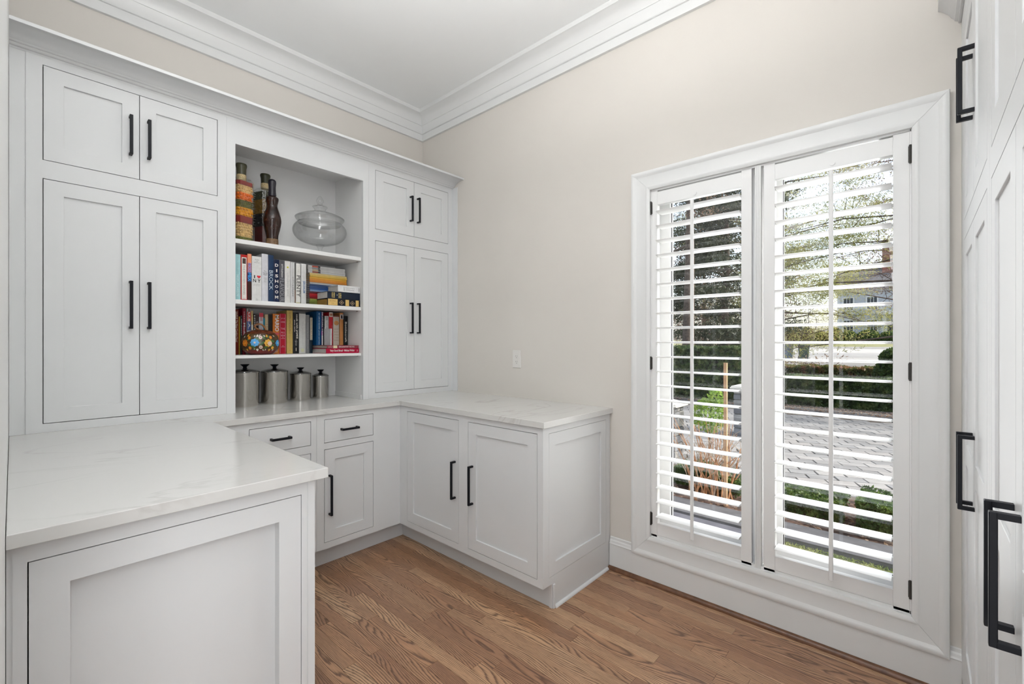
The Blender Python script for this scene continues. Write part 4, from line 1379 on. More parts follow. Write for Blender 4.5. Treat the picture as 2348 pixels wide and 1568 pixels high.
def square_bottle(cx, cy, rz, hw, zb, zsh, zneck, ztop, lab, layers, capcol, seed):
    root = tag(empty('preserve_bottle', (cx, cy, zb), rz), lab, 'bottle', 'decorative bottles on the top shelf')
    def ring(bm, h2, z, ch=0.28):
        c = h2 * (1 - ch)
        pts = [(h2, -c), (h2, c), (c, h2), (-c, h2), (-h2, c), (-h2, -c), (-c, -h2), (c, -h2)]
        return [bm.verts.new((p[0], p[1], z)) for p in pts]
    def loft(bm, secs):
        rows = [ring(bm, h2, z, ch) for (h2, z, ch) in secs]
        for a, b2 in zip(rows[:-1], rows[1:]):
            for i in range(8):
                j = (i + 1) % 8
                bm.faces.new((a[i], a[j], b2[j], b2[i]))
        bm.faces.new(rows[0][::-1]); bm.faces.new(rows[-1])
    bm = bmesh.new()
    loft(bm, [(hw * 0.96, 0, .28), (hw, 0.004, .28), (hw, zsh - zb, .28), (hw * 0.80, zsh - zb + 0.016, .3), (0.021, zneck - zb - 0.008, .41), (0.020, zneck - zb + 0.012, .41)])
    fin('glass_body', bm, M['bottleglass'], root)
    ih = hw - 0.0035
    for (nm, z0, z1, col, piece) in layers:
        bm = bmesh.new()
        k = 0.88 if piece else 0.985
        loft(bm, [(ih * k, z0 - zb, .28), (ih * k, z1 - zb, .28)])
        fin(nm, bm, flat('layer_' + nm + str(seed), tuple(min(1, c_ ** 1.08 * 1.1) for c_ in col), 0.22, 0.16, 40, spec=0.3), root)
        if piece:
            blob_layer(nm, root, ih * 0.90, ih * 0.90, z0 - zb, z1 - zb, piece, flat('layer_' + nm + str(seed), tuple(min(1, c_ ** 1.08 * 1.1) for c_ in col), 0.22, 0.16, 40, spec=0.3), seed)
    bm = bmesh.new()
    lathe(bm, [(0.0215, zneck - zb - 0.010), (0.0240, zneck - zb - 0.008)] + [(0.0240 + 0.001 * (i % 2), zneck - zb - 0.006 + i * 0.0022) for i in range(14)] + [(0.0215, zneck - zb + 0.026)], seg=24)
    fin('raffia_wrap', bm, flat('raffia', (0.58, 0.46, 0.26), 0.8, 0.25, 200), root, smooth=False)
    bm = bmesh.new()
    zc0 = zneck - zb + 0.024
    zt_ = ztop - zb
    lathe(bm, [(0.0235, zc0), (0.0240, zc0 + 0.01), (0.0245, zt_ - 0.030), (0.0280, zt_ - 0.016), (0.0285, zt_ - 0.008), (0.026, zt_ - 0.002), (0.018, zt_), (0.0001, zt_)], seg=28)
    fin('wax_cap', bm, flat('wax_' + str(seed), capcol, 0.35, 0.1, 30), root, smooth=True)
    return root


BE = (0.62, 0.42, 0.18)
square_bottle(0.235, -1.4330, R(14), 0.050, S1 + 0.0003, 2.196, 2.212, 2.300, 'tall square bottle of layered beans, carrots and yellow berries', [
    ('green_peas', 1.853, 1.880, (0.16, 0.17, 0.03), 0.0055), ('white_beans', 1.880, 1.958, BE, 0.0085), ('red_peppers', 1.958, 1.996, (0.20, 0.008, 0.005), 0),
    ('yellow_berries', 1.996, 2.045, (0.66, 0.30, 0.01), 0.0105), ('green_herbs', 2.045, 2.086, (0.12, 0.12, 0.02), 0.0055), ('carrot_slices', 2.086, 2.128, (0.68, 0.15, 0.01), 0.0125),
    ('pale_beans', 2.128, 2.170, BE, 0.0080), ('red_pepper', 2.170, 2.192, (0.20, 0.008, 0.005), 0)], (0.060, 0.058, 0.030), 5)
square_bottle(0.118, -1.2660, R(20), 0.050, S1 + 0.0003, 2.205, 2.232, 2.316, 'dark square bottle of olives and peppers behind the curvy one', [
    ('red_peppers', 1.853, 1.985, (0.085, 0.008, 0.008), 0), ('dark_olives', 1.985, 2.065, (0.012, 0.010, 0.012), 0.009), ('golden_peppers', 2.065, 2.150, (0.20, 0.11, 0.015), 0.006),
    ('green_olives', 2.150, 2.200, (0.035, 0.04, 0.015), 0.007)], (0.040, 0.042, 0.020), 8)
root = tag(empty('preserve_bottle', (0.262, -1.2790, S1 + 0.0003)), 'slim curvy dark brown bottle with a black wax top', 'bottle', 'decorative bottles on the top shelf')
bm = bmesh.new()
lathe(bm, smooth_prof([(0.030, 0.0), (0.033, 0.004), (0.0315, 0.04), (0.0335, 0.07), (0.042, 0.105), (0.0485, 0.145), (0.0475, 0.170), (0.040, 0.200), (0.031, 0.228), (0.0285, 0.245), (0.0315, 0.262), (0.0345, 0.278),
           (0.033, 0.289), (0.022, 0.297), (0.0185, 0.303), (0.0185, 0.312)], 4), seg=48)
b_ = fin('glass_body', bm, flat('dark_sauce', (0.022, 0.007, 0.004), 0.08, 0.7, 22), root, smooth=True)
bm = bmesh.new()
lathe(bm, [(0.0205, 0.296), (0.0215, 0.300), (0.0200, 0.320), (0.0190, 0.350), (0.0205, 0.368), (0.0215, 0.380), (0.0200, 0.390), (0.013, 0.3965), (0.0001, 0.398)], seg=28)
fin('wax_cap', bm, flat('wax_black', (0.012, 0.010, 0.018), 0.3), root, smooth=True)
bm = bmesh.new()
lathe(bm, [(0.0338, 0.0035), (0.0325, 0.04), (0.0320, 0.045), (0.030, 0.045)], seg=36)
fin('peppercorns', bm, flat('peppercorn_brown', (0.16, 0.09, 0.04), 0.5, 0.6, 260), root)['kind'] = 'stuff'

# ------------------------------------------------------------------ apothecary jar
root = tag(empty('glass_jar', (0.190, -0.960, S1 + 0.0003)), 'large clear lidded glass jar on a short foot, on the top shelf', 'jar')
bm = bmesh.new()
lathe(bm, [(0.0001, 0.000), (0.062, 0.000), (0.064, 0.003), (0.050, 0.007), (0.022, 0.014), (0.012, 0.024), (0.012, 0.050), (0.018, 0.060), (0.026, 0.066), (0.0001, 0.068)], seg=48)
fin('foot', bm, M['glass'], root, smooth=True)
bm = bmesh.new()
ob = [(0.0001, 0.068), (0.030, 0.070), (0.070, 0.078), (0.118, 0.096), (0.150, 0.122), (0.163, 0.155), (0.158, 0.185), (0.142, 0.206), (0.134, 0.214), (0.136, 0.224), (0.146, 0.236), (0.148, 0.239)]
ob = smooth_prof(ob, 4)
lathe(bm, ob + [(max(r_ - 0.003, 0.002), z + (0.003 if z < 0.1 else 0)) for (r_, z) in ob[::-1][:-3]] + [(0.0001, 0.073)], seg=96)
fin('bowl', bm, M['glass'], root, smooth=True)
bm = bmesh.new()
ol = [(0.126, 0.206), (0.130, 0.2415), (0.148, 0.2430), (0.149, 0.246), (0.140, 0.252), (0.105, 0.268), (0.065, 0.280), (0.040, 0.287), (0.033, 0.296), (0.036, 0.308), (0.045, 0.318), (0.044, 0.321), (0.020, 0.326), (0.012, 0.333)]
lathe(bm, smooth_prof(ol, 3), seg=96)
ld = fin('lid', bm, M['glass'], root, smooth=True)
bm = bmesh.new()
lathe(bm, [(0.010, 0.333), (0.018, 0.337), (0.012, 0.342), (0.021, 0.352), (0.022, 0.362), (0.016, 0.376), (0.008, 0.388), (0.0001, 0.394)], seg=32)
fin('finial', bm, M['glass'], ld, smooth=True)

# ------------------------------------------------------------------ painted gourd box
gx, gy, gz = 0.275, -1.346, S3 + 0.0003
root = tag(empty('painted_gourd', (gx, gy, gz)), 'red-brown lobed gourd box painted with blue and yellow flowers', 'ornament')
AY, AX, HZ = 0.100, 0.080, 0.144


def gsurf(th, f, off=0.0):
    """th around, f height fraction 0..1"""
    prof = [(0.0, 0.50), (0.06, 0.74), (0.2, 0.92), (0.4, 1.0), (0.55, 0.995), (0.72, 0.93), (0.86, 0.76), (0.95, 0.50), (1.0, 0.18)]
    for (a, ra), (b2, rb) in zip(prof[:-1], prof[1:]):
        if a <= f <= b2 + 1e-9:
            t = (f - a) / (b2 - a); t2 = t * t * (3 - 2 * t) * 0.35 + t * 0.65
            r_ = ra + (rb - ra) * t2
            break
    lob = 1 + 0.022 * math.cos(8 * th) * math.sin(math.pi * min(max(f, 0), 1))
    return Vector(((AX * r_ * lob + off) * math.cos(th), (AY * r_ * lob + off) * math.sin(th), HZ * f))


bm = bmesh.new()
NT, NF = 72, 22
rows = [[bm.verts.new(gsurf(2 * math.pi * i / NT, j / NF)) for i in range(NT)] for j in range(NF + 1)]
for a, b2 in zip(rows[:-1], rows[1:]):
    for i in range(NT):
        j = (i + 1) % NT
        f = bm.faces.new((a[i], a[j], b2[j], b2[i]))
        zf = f.calc_center_median().z / HZ
        f.material_index = 0 if zf < 0.20 else (1 if zf < 0.80 else 2)
bm.faces.new(rows[0][::-1]).material_index = 0
bm.faces.new(rows[-1]).material_index = 2
body = fin('body', bm, [flat('gourd_red', (0.14, 0.010, 0.009), 0.15, 0.3, 20), flat('gourd_olive', (0.065, 0.034, 0.012), 0.15, 0.5, 40), flat('gourd_brown', (0.10, 0.024, 0.008), 0.15, 0.5, 50)], root, smooth=True)
bm = bmesh.new()
tube(bm, smooth_pts([(0.0, -0.004, HZ * 0.985), (0.008, -0.024, HZ + 0.004), (0.012, -0.036, HZ + 0.018), (0.010, -0.024, HZ + 0.028), (0.008, -0.006, HZ + 0.031), (0.006, 0.010, HZ + 0.024), (0.004, 0.022, HZ + 0.008), (0.004, 0.026, HZ * 0.95)], 4),
     0.0050, 10)
fin('stem_handle', bm, flat('gourd_stem', (0.26, 0.11, 0.04), 0.25, 0.3, 60), root, smooth=True)


def decal(dy, f, kind, size, c1, c2=None):
    size *= 1.15
    al = math.asin(max(-0.98, min(0.98, dy)))
    th = al - R(18.7) * 0.9
    c = gsurf(th, f, 0.0010)
    e = gsurf(th + 0.02, f, 0.0010) - gsurf(th - 0.02, f, 0.0010); e.normalize()
    up = gsurf(th, f + 0.02, 0.0010) - gsurf(th, f - 0.02, 0.0010); up.normalize()
    nn = e.cross(up).normalized()

    def shape(pts, mat, nm, lift):
        bm = bmesh.new()
        vs = []
        for (a, b2) in pts:
            dth = a / AY
            p = gsurf(th + dth / max(0.5, 1), min(0.99, max(0.01, f + b2 / HZ)), 0.0008 + lift)
            vs.append(bm.verts.new(p))
        cc = bm.verts.new(gsurf(th + sum(p[0] for p in pts) / len(pts) / AY, min(0.99, max(0.01, f + sum(p[1] for p in pts) / len(pts) / HZ)), 0.0012 + lift))
        for i in range(len(vs)):
            bm.faces.new((cc, vs[i], vs[(i + 1) % len(vs)]))
        return fin(nm, bm, mat, body)
    if kind == 'flower':
        pts = []
        for i in range(40):
            t = 2 * math.pi * i / 40
            r_ = size * (0.80 + 0.20 * abs(math.cos(4 * t)))
            pts.append((r_ * math.cos(t), r_ * math.sin(t)))
        shape(pts, flat('petal_%.2f_%.2f_%.2f' % c1, c1, 0.3, 0.25, 150), 'flower', 0)
        pts = [(size * 0.24 * math.cos(2 * math.pi * i / 12), size * 0.24 * math.sin(2 * math.pi * i / 12)) for i in range(12)]
        shape(pts, flat('petal_%.2f_%.2f_%.2f' % c2, c2, 0.3), 'flower_eye', 0.0006)
    elif kind == 'tulip':
        pts = [(-0.35, -0.6), (0.35, -0.6), (0.5, 0.1), (0.9, 0.7), (0.35, 0.5), (0.0, 0.95), (-0.35, 0.5), (-0.9, 0.7), (-0.5, 0.1)]
        sg = -1 if f < 0.4 else 1
        shape([(p[0] * size, -sg * p[1] * size) for p in pts], flat('petal_%.2f_%.2f_%.2f' % c1, c1, 0.3, 0.2, 150), 'flower', 0)
    elif kind == 'leaf':
        a = c2
        pts = []
        for i in range(12):
            t = 2 * math.pi * i / 12
            x_, y_ = size * math.cos(t), size * 0.42 * math.sin(t)
            pts.append((x_ * math.cos(a) - y_ * math.sin(a), x_ * math.sin(a) + y_ * math.cos(a)))
        shape(pts, flat('petal_%.2f_%.2f_%.2f' % c1, c1, 0.3, 0.4, 150), 'painted_leaf', -0.0002)


GR = (0.035, 0.10, 0.02)
for dy, f, s, a in ((-0.55, 0.62, 0.014, .5), (-0.12, 0.62, 0.014, -.4), (0.10, 0.45, 0.014, .7), (0.62, 0.55, 0.014, -.5), (-0.5, 0.36, 0.013, -.7), (0.64, 0.36, 0.012, .6), (0.2, 0.66, 0.012, 2.2), (-0.32, 0.30, 0.012, 2.2),
                    (0.30, 0.30, 0.012, 0.5), (-0.82, 0.5, 0.012, 1.0), (0.0, 0.56, 0.011, 1.3), (0.42, 0.70, 0.011, 0.2)):
    decal(dy, f, 'leaf', s, GR, a)
YL, OR_, BLU, PK, CRM = (0.66, 0.34, 0.02), (0.62, 0.18, 0.01), (0.05, 0.32, 0.66), (0.66, 0.50, 0.42), (0.66, 0.62, 0.55)
decal(-0.27, 0.48, 'flower', 0.0200, BLU, PK)
decal(0.42, 0.46, 'flower', 0.0200, YL, PK)
decal(0.50, 0.44, 'flower', 0.0125, PK, CRM)
decal(-0.76, 0.46, 'flower', 0.0180, OR_, YL)
decal(0.88, 0.46, 'flower', 0.0170, BLU, CRM)
decal(0.02, 0.68, 'flower', 0.0092, PK, (0.14, 0.03, 0.02))
decal(0.04, 0.30, 'flower', 0.0092, PK, (0.14, 0.03, 0.02))
decal(-0.56, 0.66, 'flower', 0.0088, OR_, YL)
decal(-0.52, 0.27, 'flower', 0.0085, OR_, YL)
decal(0.56, 0.68, 'flower', 0.0085, OR_, YL)
decal(0.66, 0.27, 'flower', 0.0085, YL, OR_)
for dy, f, c in ((-0.15, 0.19, CRM), (-0.15, 0.75, CRM), (0.36, 0.75, YL), (0.50, 0.18, YL), (-0.70, 0.19, YL), (-0.66, 0.76, YL)):
    decal(dy, f, 'tulip', 0.0085, c)
for dy, f, a in ((-0.30, 0.24, 1.2), (0.16, 0.19, -1.0), (0.28, 0.20, 1.1), (0.70, 0.18, 0.9), (-0.02, 0.77, 0.9), (0.22, 0.74, -1.0), (0.74, 0.74, -0.8), (-0.30, 0.73, 1.4), (-0.84, 0.70, 1.0)):
    decal(dy, f, 'leaf', 0.0050, CRM, a)

# ================================================================== outdoors
GZ = -0.70
CX_, CY_ = 3.087, -2.304


def P(k, y):
    """x of a point lying in direction k (dx/dy from the room) at depth y"""
    return CX_ + k * (y - CY_)


# terrain
gm, n, l, b = nmat('lawn')
tc = n.new('ShaderNodeTexCoord')
nz = n.new('ShaderNodeTexNoise'); nz.inputs['Scale'].default_value = 1.8; nz.inputs['Detail'].default_value = 6
l.new(tc.outputs['Object'], nz.inputs['Vector'])
r = n.new('ShaderNodeValToRGB')
r.color_ramp.elements[0].color = (0.15, 0.17, 0.06, 1); r.color_ramp.elements[1].color = (0.34, 0.31, 0.16, 1)
l.new(nz.outputs[0], r.inputs[0]); l.new(r.outputs[0], b.inputs['Base Color']); b.inputs['Roughness'].default_value = 0.9
bm = bmesh.new()
prof = [(0.15, GZ), (19, GZ + 0.02), (19.5, -0.36), (35, 0.07), (60, 0.75), (72, 1.40), (160, 1.9)]
rows = []
for (y_, z_) in prof:
    rows.append([bm.verts.new((x_, y_, z_ - 0.02)) for x_ in (-90, -20, 0, 20, 90)])
for a, b2 in zip(rows[:-1], rows[1:]):
    for i in range(4):
        bm.faces.new((a[i], a[i + 1], b2[i + 1], b2[i]))
o = fin('garden_ground', bm, gm)
struct(o, 'ground of the garden sloping up beyond the window', 'ground')
bm = bmesh.new()
rows = []
for (y_, z_) in ((20.5, -0.325), (35, 0.09), (60, 0.765)):
    rows.append([bm.verts.new((x_, y_, z_)) for x_ in (-60, 40)])
for a, b2 in zip(rows[:-1], rows[1:]):
    bm.faces.new((a[0], a[1], b2[1], b2[0]))
bmesh.ops.solidify(bm, geom=bm.faces[:], thickness=0.03)
struct(fin('street', bm, flat('street_concrete', (0.62, 0.60, 0.57), 0.9, 0.05, 0.5)), 'pale sunlit street beyond the hedges', 'street')


def slabxy(name, x0, x1, y0, y1, z1, mat, lab, cat, th=0.1, kind='structure'):
    bm = bmesh.new(); box(bm, x0, x1, y0, y1, z1 - th, z1, 0, 0.004)
    o = fin(name, bm, mat)
    tag(o, lab, cat)
    if kind:
        o['kind'] = kind
    return o


mul_ = flat('mulch', (0.085, 0.050, 0.036), 0.95, 0.7, 14, bump=1.0, bscale=60)
slabxy('stone_edging', -4, 3.9, 2.85, 3.30, GZ + 0.05, flat('bluestone', (0.10, 0.10, 0.105), 0.8, 0.2, 8), 'grey stone edging strip between lawn and planting bed', 'edging')
slabxy('planting_bed', -4, 3.9, 3.30, 4.75, GZ + 0.015, mul_, 'brown mulched planting bed under the boxwoods', 'planting bed')
slabxy('slate_walk', -3, 2.05, 0.9, 2.83, GZ + 0.03, flat('slate', (0.085, 0.083, 0.098), 0.7, 0.25, 6), 'dark slate walk below the left shutter', 'path')
slabxy('rear_edging', -9, 6, 12.25, 12.9, GZ + 0.10, flat('bluestone', (0.2, 0.2, 0.2)), 'grey stone edging strip beyond the paved drive', 'edging')
slabxy('rear_planting_bed', -9, 6, 12.9, 14.0, GZ + 0.03, mul_, 'brown leaf-littered bed in front of the tall hedge', 'planting bed')

# paved drive: individual pavers
root = struct(slabxy('driveway', -9, 7, 4.76, 12.2, GZ + 0.004, flat('sand_joint', (0.10, 0.075, 0.055), 0.95), 'paved driveway crossing the garden', 'driveway'))
rng = random.Random(7)
paver_m = [flat('paver_%d' % i, c, 0.85, 0.12, 5) for i, c in enumerate(((0.26, 0.25, 0.24), (0.30, 0.285, 0.27), (0.22, 0.215, 0.21)))]
cells = []
ca_, sa_ = math.cos(R(24)), math.sin(R(24))
for ri in range(-40, 60):
    for ci in range(-40, 45):
        lx, ly = ci * 0.36 + (0.18 if ri % 2 else 0), ri * 0.24
        xx, yy = lx * ca_ - ly * sa_, 8.4 + lx * sa_ + ly * ca_
        if not (4.98 < yy < 12.0 and -4.4 < xx < 4.2):
            continue
        k = (xx - CX_) / (yy - CY_)
        cells.append((0 if -0.22 < k < -0.02 else (1 if -0.44 < k < 0.0 else 2), yy, xx))
cells.sort()
pm = []
for v in range(6):
    bm = bmesh.new()
    w_, d_ = 0.174, 0.113
    j = lambda: rng.uniform(-0.008, 0.008)
    lo = [bm.verts.new((sx * w_ + j(), sy * d_ + j(), -0.02)) for sx, sy in ((-1, -1), (1, -1), (1, 1), (-1, 1))]
    hi = [bm.verts.new((v_.co.x * 0.97, v_.co.y * 0.96, 0.012 + rng.uniform(0, 0.004))) for v_ in lo]
    for i in range(4):
        bm.faces.new((lo[i], lo[(i + 1) % 4], hi[(i + 1) % 4], hi[i]))
    bm.faces.new(hi)
    me = bpy.data.meshes.new('paver'); bmesh.ops.recalc_face_normals(bm, faces=bm.faces[:]); bm.to_mesh(me); bm.free()
    me.materials.append(paver_m[v % 3]); pm.append(me)
for (v, yy, xx) in cells[:300]:
    o = bpy.data.objects.new('paver', rng.choice(pm)); link(o, root)
    o.location = (xx, yy, GZ + 0.004)
    o.rotation_euler = (0, 0, R(24) + rng.gauss(0, 0.02))
bm = bmesh.new()
for (v, yy, xx) in cells[300:]:
    vs = [bm.verts.new((xx + px_ * ca_ - py_ * sa_, yy + px_ * sa_ + py_ * ca_, GZ + 0.014)) for px_, py_ in ((-.172, -.111), (.172, -.111), (.172, .111), (-.172, .111))]
    bm.faces.new(vs)
    lo = [bm.verts.new((v_.co.x, v_.co.y, GZ)) for v_ in vs]
    for i in range(4):
        bm.faces.new((lo[i], lo[(i + 1) % 4], vs[(i + 1) % 4], vs[i]))
o = fin('paver', bm, paver_m[1], root); o['kind'] = 'stuff'


# foliage
def quads(name, P3, size, mat, parent=None, seed=0, asp=0.55, flat_up=0.0):
    rs = np.random.RandomState(seed)
    n_ = len(P3)
    a = rs.normal(size=(n_, 3)); a[:, 2] *= (1 - flat_up); a /= np.linalg.norm(a, axis=1)[:, None] + 1e-9
    b_ = rs.normal(size=(n_, 3)); b_[:, 2] *= (1 - flat_up)
    b_ -= a * (a * b_).sum(1)[:, None]; b_ /= np.linalg.norm(b_, axis=1)[:, None] + 1e-9
    s = (size * rs.uniform(0.6, 1.35, n_))[:, None]
    V = np.empty((n_, 4, 3))
    V[:, 0] = P3 - a * s; V[:, 1] = P3 - b_ * s * asp; V[:, 2] = P3 + a * s; V[:, 3] = P3 + b_ * s * asp
    me = bpy.data.meshes.new(name)
    me.vertices.add(n_ * 4); me.vertices.foreach_set('co', V.reshape(-1).astype(np.float32))
    me.loops.add(n_ * 4); me.loops.foreach_set('vertex_index', np.arange(n_ * 4, dtype=np.int32))
    me.polygons.add(n_); me.polygons.foreach_set('loop_start', np.arange(0, n_ * 4, 4, dtype=np.int32))
    me.polygons.foreach_set('loop_total', np.full(n_, 4, dtype=np.int32))
    me.update(calc_edges=True)
    me.materials.append(mat)
    o = bpy.data.objects.new(name, me)
    return link(o, parent)


def blobpts(blobs, n_, seed, shell=0.55):
    rs = np.random.RandomState(seed)
    w = np.array([b2[3] * b2[4] * b2[5] for b2 in blobs]) ** 0.67
    idx = rs.choice(len(blobs), n_, p=w / w.sum())
    d = rs.normal(size=(n_, 3)); d /= np.linalg.norm(d, axis=1)[:, None]
    r_ = shell + (1 - shell) * rs.uniform(0, 1, n_) ** 0.6
    B = np.array(blobs)
    return B[idx, :3] + d * r_[:, None] * B[idx, 3:6]


def boxpts(x0, x1, y0, y1, z0, z1, n_, seed, jig=0.06):
    rs = np.random.RandomState(seed)
    p = np.empty((n_, 3))
    p[:, 0] = rs.uniform(x0, x1, n_)
    p[:, 1] = y0 + (y1 - y0) * rs.uniform(0, 1, n_)
    p[:, 2] = z0 + (z1 - z0) * rs.uniform(0, 1, n_)
    f = rs.choice(3, n_, p=[0.5, 0.42, 0.08])
    p[f == 0, 1] = y0 + np.abs(rs.normal(0, jig, (f == 0).sum()))
    p[f == 1, 2] = z1 - np.abs(rs.normal(0, jig, (f == 1).sum()))
    bumps = 0.5 * np.sin(p[:, 0] * 3.1) + 0.5 * np.sin(p[:, 0] * 7.3 + 1)
    p[:, 2] += bumps * 0.04 * (p[:, 2] > (z0 + z1) / 2)
    return p


LG = leafmat('leaf_box', (0.020, 0.045, 0.010), (0.055, 0.115, 0.022), (0.16, 0.22, 0.05))
LH = leafmat('leaf_hedge', (0.022, 0.045, 0.012), (0.065, 0.12, 0.028), (0.20, 0.24, 0.07), scale=5)
LD = leafmat('leaf_dark', (0.018, 0.028, 0.014), (0.045, 0.060, 0.030), (0.09, 0.10, 0.05), scale=1.5)
LP = leafmat('needle_pine', (0.16, 0.18, 0.05), (0.34, 0.34, 0.10), (0.56, 0.50, 0.20), scale=1.2)
LB = leafmat('leaf_brown', (0.10, 0.055, 0.035), (0.20, 0.125, 0.085), (0.30, 0.21, 0.14), scale=2)
LR = leafmat('leaf_mixed', (0.05, 0.10, 0.02), (0.16, 0.16, 0.05), (0.34, 0.12, 0.07), scale=4)
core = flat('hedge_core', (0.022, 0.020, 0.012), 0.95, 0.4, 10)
bark = flat('bark', (0.105, 0.075, 0.060), 0.95, 0.45, 12, bump=1.0, bscale=30)
twig = flat('twig_orange', (0.42, 0.21, 0.10), 0.7, 0.3, 20)
twigp = flat('twig_pale', (0.36, 0.28, 0.20), 0.8, 0.3, 20)


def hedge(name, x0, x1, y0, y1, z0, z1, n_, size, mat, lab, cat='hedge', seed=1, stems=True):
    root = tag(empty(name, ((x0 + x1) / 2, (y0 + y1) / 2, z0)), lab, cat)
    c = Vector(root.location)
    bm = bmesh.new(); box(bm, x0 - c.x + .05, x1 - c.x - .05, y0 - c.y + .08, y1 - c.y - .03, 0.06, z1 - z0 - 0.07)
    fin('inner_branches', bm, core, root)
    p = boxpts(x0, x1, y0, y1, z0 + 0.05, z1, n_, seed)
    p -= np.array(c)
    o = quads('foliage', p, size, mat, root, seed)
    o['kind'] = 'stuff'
    return root


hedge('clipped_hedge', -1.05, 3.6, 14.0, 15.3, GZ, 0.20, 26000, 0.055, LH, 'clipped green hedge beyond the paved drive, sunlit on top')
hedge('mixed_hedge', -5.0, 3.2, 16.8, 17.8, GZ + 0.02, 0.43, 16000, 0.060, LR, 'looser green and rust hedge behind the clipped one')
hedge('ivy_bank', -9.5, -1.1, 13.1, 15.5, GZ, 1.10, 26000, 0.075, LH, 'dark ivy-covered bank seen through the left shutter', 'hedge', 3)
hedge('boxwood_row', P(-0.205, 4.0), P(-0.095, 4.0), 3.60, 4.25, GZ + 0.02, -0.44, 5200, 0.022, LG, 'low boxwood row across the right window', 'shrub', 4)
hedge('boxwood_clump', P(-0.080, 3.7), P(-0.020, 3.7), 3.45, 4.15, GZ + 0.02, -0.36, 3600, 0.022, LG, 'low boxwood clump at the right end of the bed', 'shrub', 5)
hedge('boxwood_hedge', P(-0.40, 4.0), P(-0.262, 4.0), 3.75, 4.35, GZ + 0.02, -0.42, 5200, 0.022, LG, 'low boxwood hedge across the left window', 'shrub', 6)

# sprouts above the boxwoods and grass
root = bpy.data.objects['boxwood_row']


def shrub(name, blobs, n_, size, mat, lab, seed, trunk=None, cat='shrub', asp=0.55):
    c = Vector((blobs[0][0], blobs[0][1], min(b2[2] - b2[5] for b2 in blobs)))
    root = tag(empty(name, c), lab, cat)
    p = blobpts(blobs, n_, seed) - np.array(c)
    o = quads('foliage', p, size, mat, root, seed, asp)
    o['kind'] = 'stuff'
    if trunk:
        bm = bmesh.new()
        tube(bm, [Vector(q_) - c for q_ in trunk[0]], trunk[1], 8)
        fin('trunk', bm, bark, root, smooth=True)
    return root


yb = 15.9
shrub('round_shrub', [(P(-0.032, yb), yb, 0.10, 0.55, 0.45, 0.80), (P(-0.030, yb), yb, 0.70, 0.42, 0.4, 0.42)], 9000, 0.05, LG, 'rounded dark shrub rising above the hedge at the right', 21)
shrub('leafy_sapling', [(P(-0.335, 5.6), 5.6, 0.05, 0.28, 0.25, 0.30), (P(-0.32, 5.6), 5.6, 0.35, 0.14, 0.14, 0.16)], 1500, 0.028, leafmat('leaf_lime', (0.10, 0.20, 0.02), (0.25, 0.40, 0.05), (0.48, 0.58, 0.12)), 'bright lime-green shrub behind the bare twigs', 22,
      ([(P(-0.335, 5.6), 5.6, GZ), (P(-0.33, 5.6), 5.6, 0.2)], [0.02, 0.01]))

# bare twig shrub and its stake
rng = random.Random(5)
root = tag(empty('bare_shrub', (P(-0.325, 3.7), 3.7, GZ + 0.02)), 'leafless shrub of orange-brown stems in front of the left window', 'shrub')
bm = bmesh.new()
bm2 = bmesh.new()
for i in range(46):
    x0, y0 = rng.gauss(0, 0.13), rng.gauss(0, 0.12)
    a = rng.uniform(0, 6.28); sp = rng.uniform(0.1, 0.62); h_ = rng.uniform(0.55, 1.02)
    pts = []
    for k in range(5):
        t = k / 4
        pts.append((x0 + math.cos(a) * sp * t ** 1.4 + rng.gauss(0, .012), y0 + math.sin(a) * sp * 0.6 * t ** 1.4, h_ * t))
    tube(bm if i % 3 else bm2, pts, [0.011, 0.009, 0.007, 0.005, 0.003] if i % 3 else [0.007, 0.006, 0.005, 0.0035, 0.002], 5)
    for q_ in range(2):
        k = rng.choice((2, 3)); p = Vector(pts[k]); d = Vector((rng.gauss(0, .5), rng.gauss(0, .3), rng.uniform(.3, 1))).normalized()
        L = rng.uniform(.12, .3)
        tube(bm2, [p, p + d * L * .5 + Vector((0, 0, .01)), p + d * L], [0.004, 0.003, 0.002], 4)
o = fin('stems', bm, twig, root); o['kind'] = 'stuff'
o = fin('twigs', bm2, twigp, root); o['kind'] = 'stuff'
bm = bmesh.new(); box(bm, -0.018, 0.018, -0.018, 0.018, 0, 1.74)
tag(fin('wooden_stake', bm, flat('stake_wood', (0.50, 0.30, 0.17), 0.8, 0.2, 10), loc=(P(-0.301, 3.45), 3.45, GZ + 0.0)), 'thin wooden stake standing among the bare stems', 'stake')

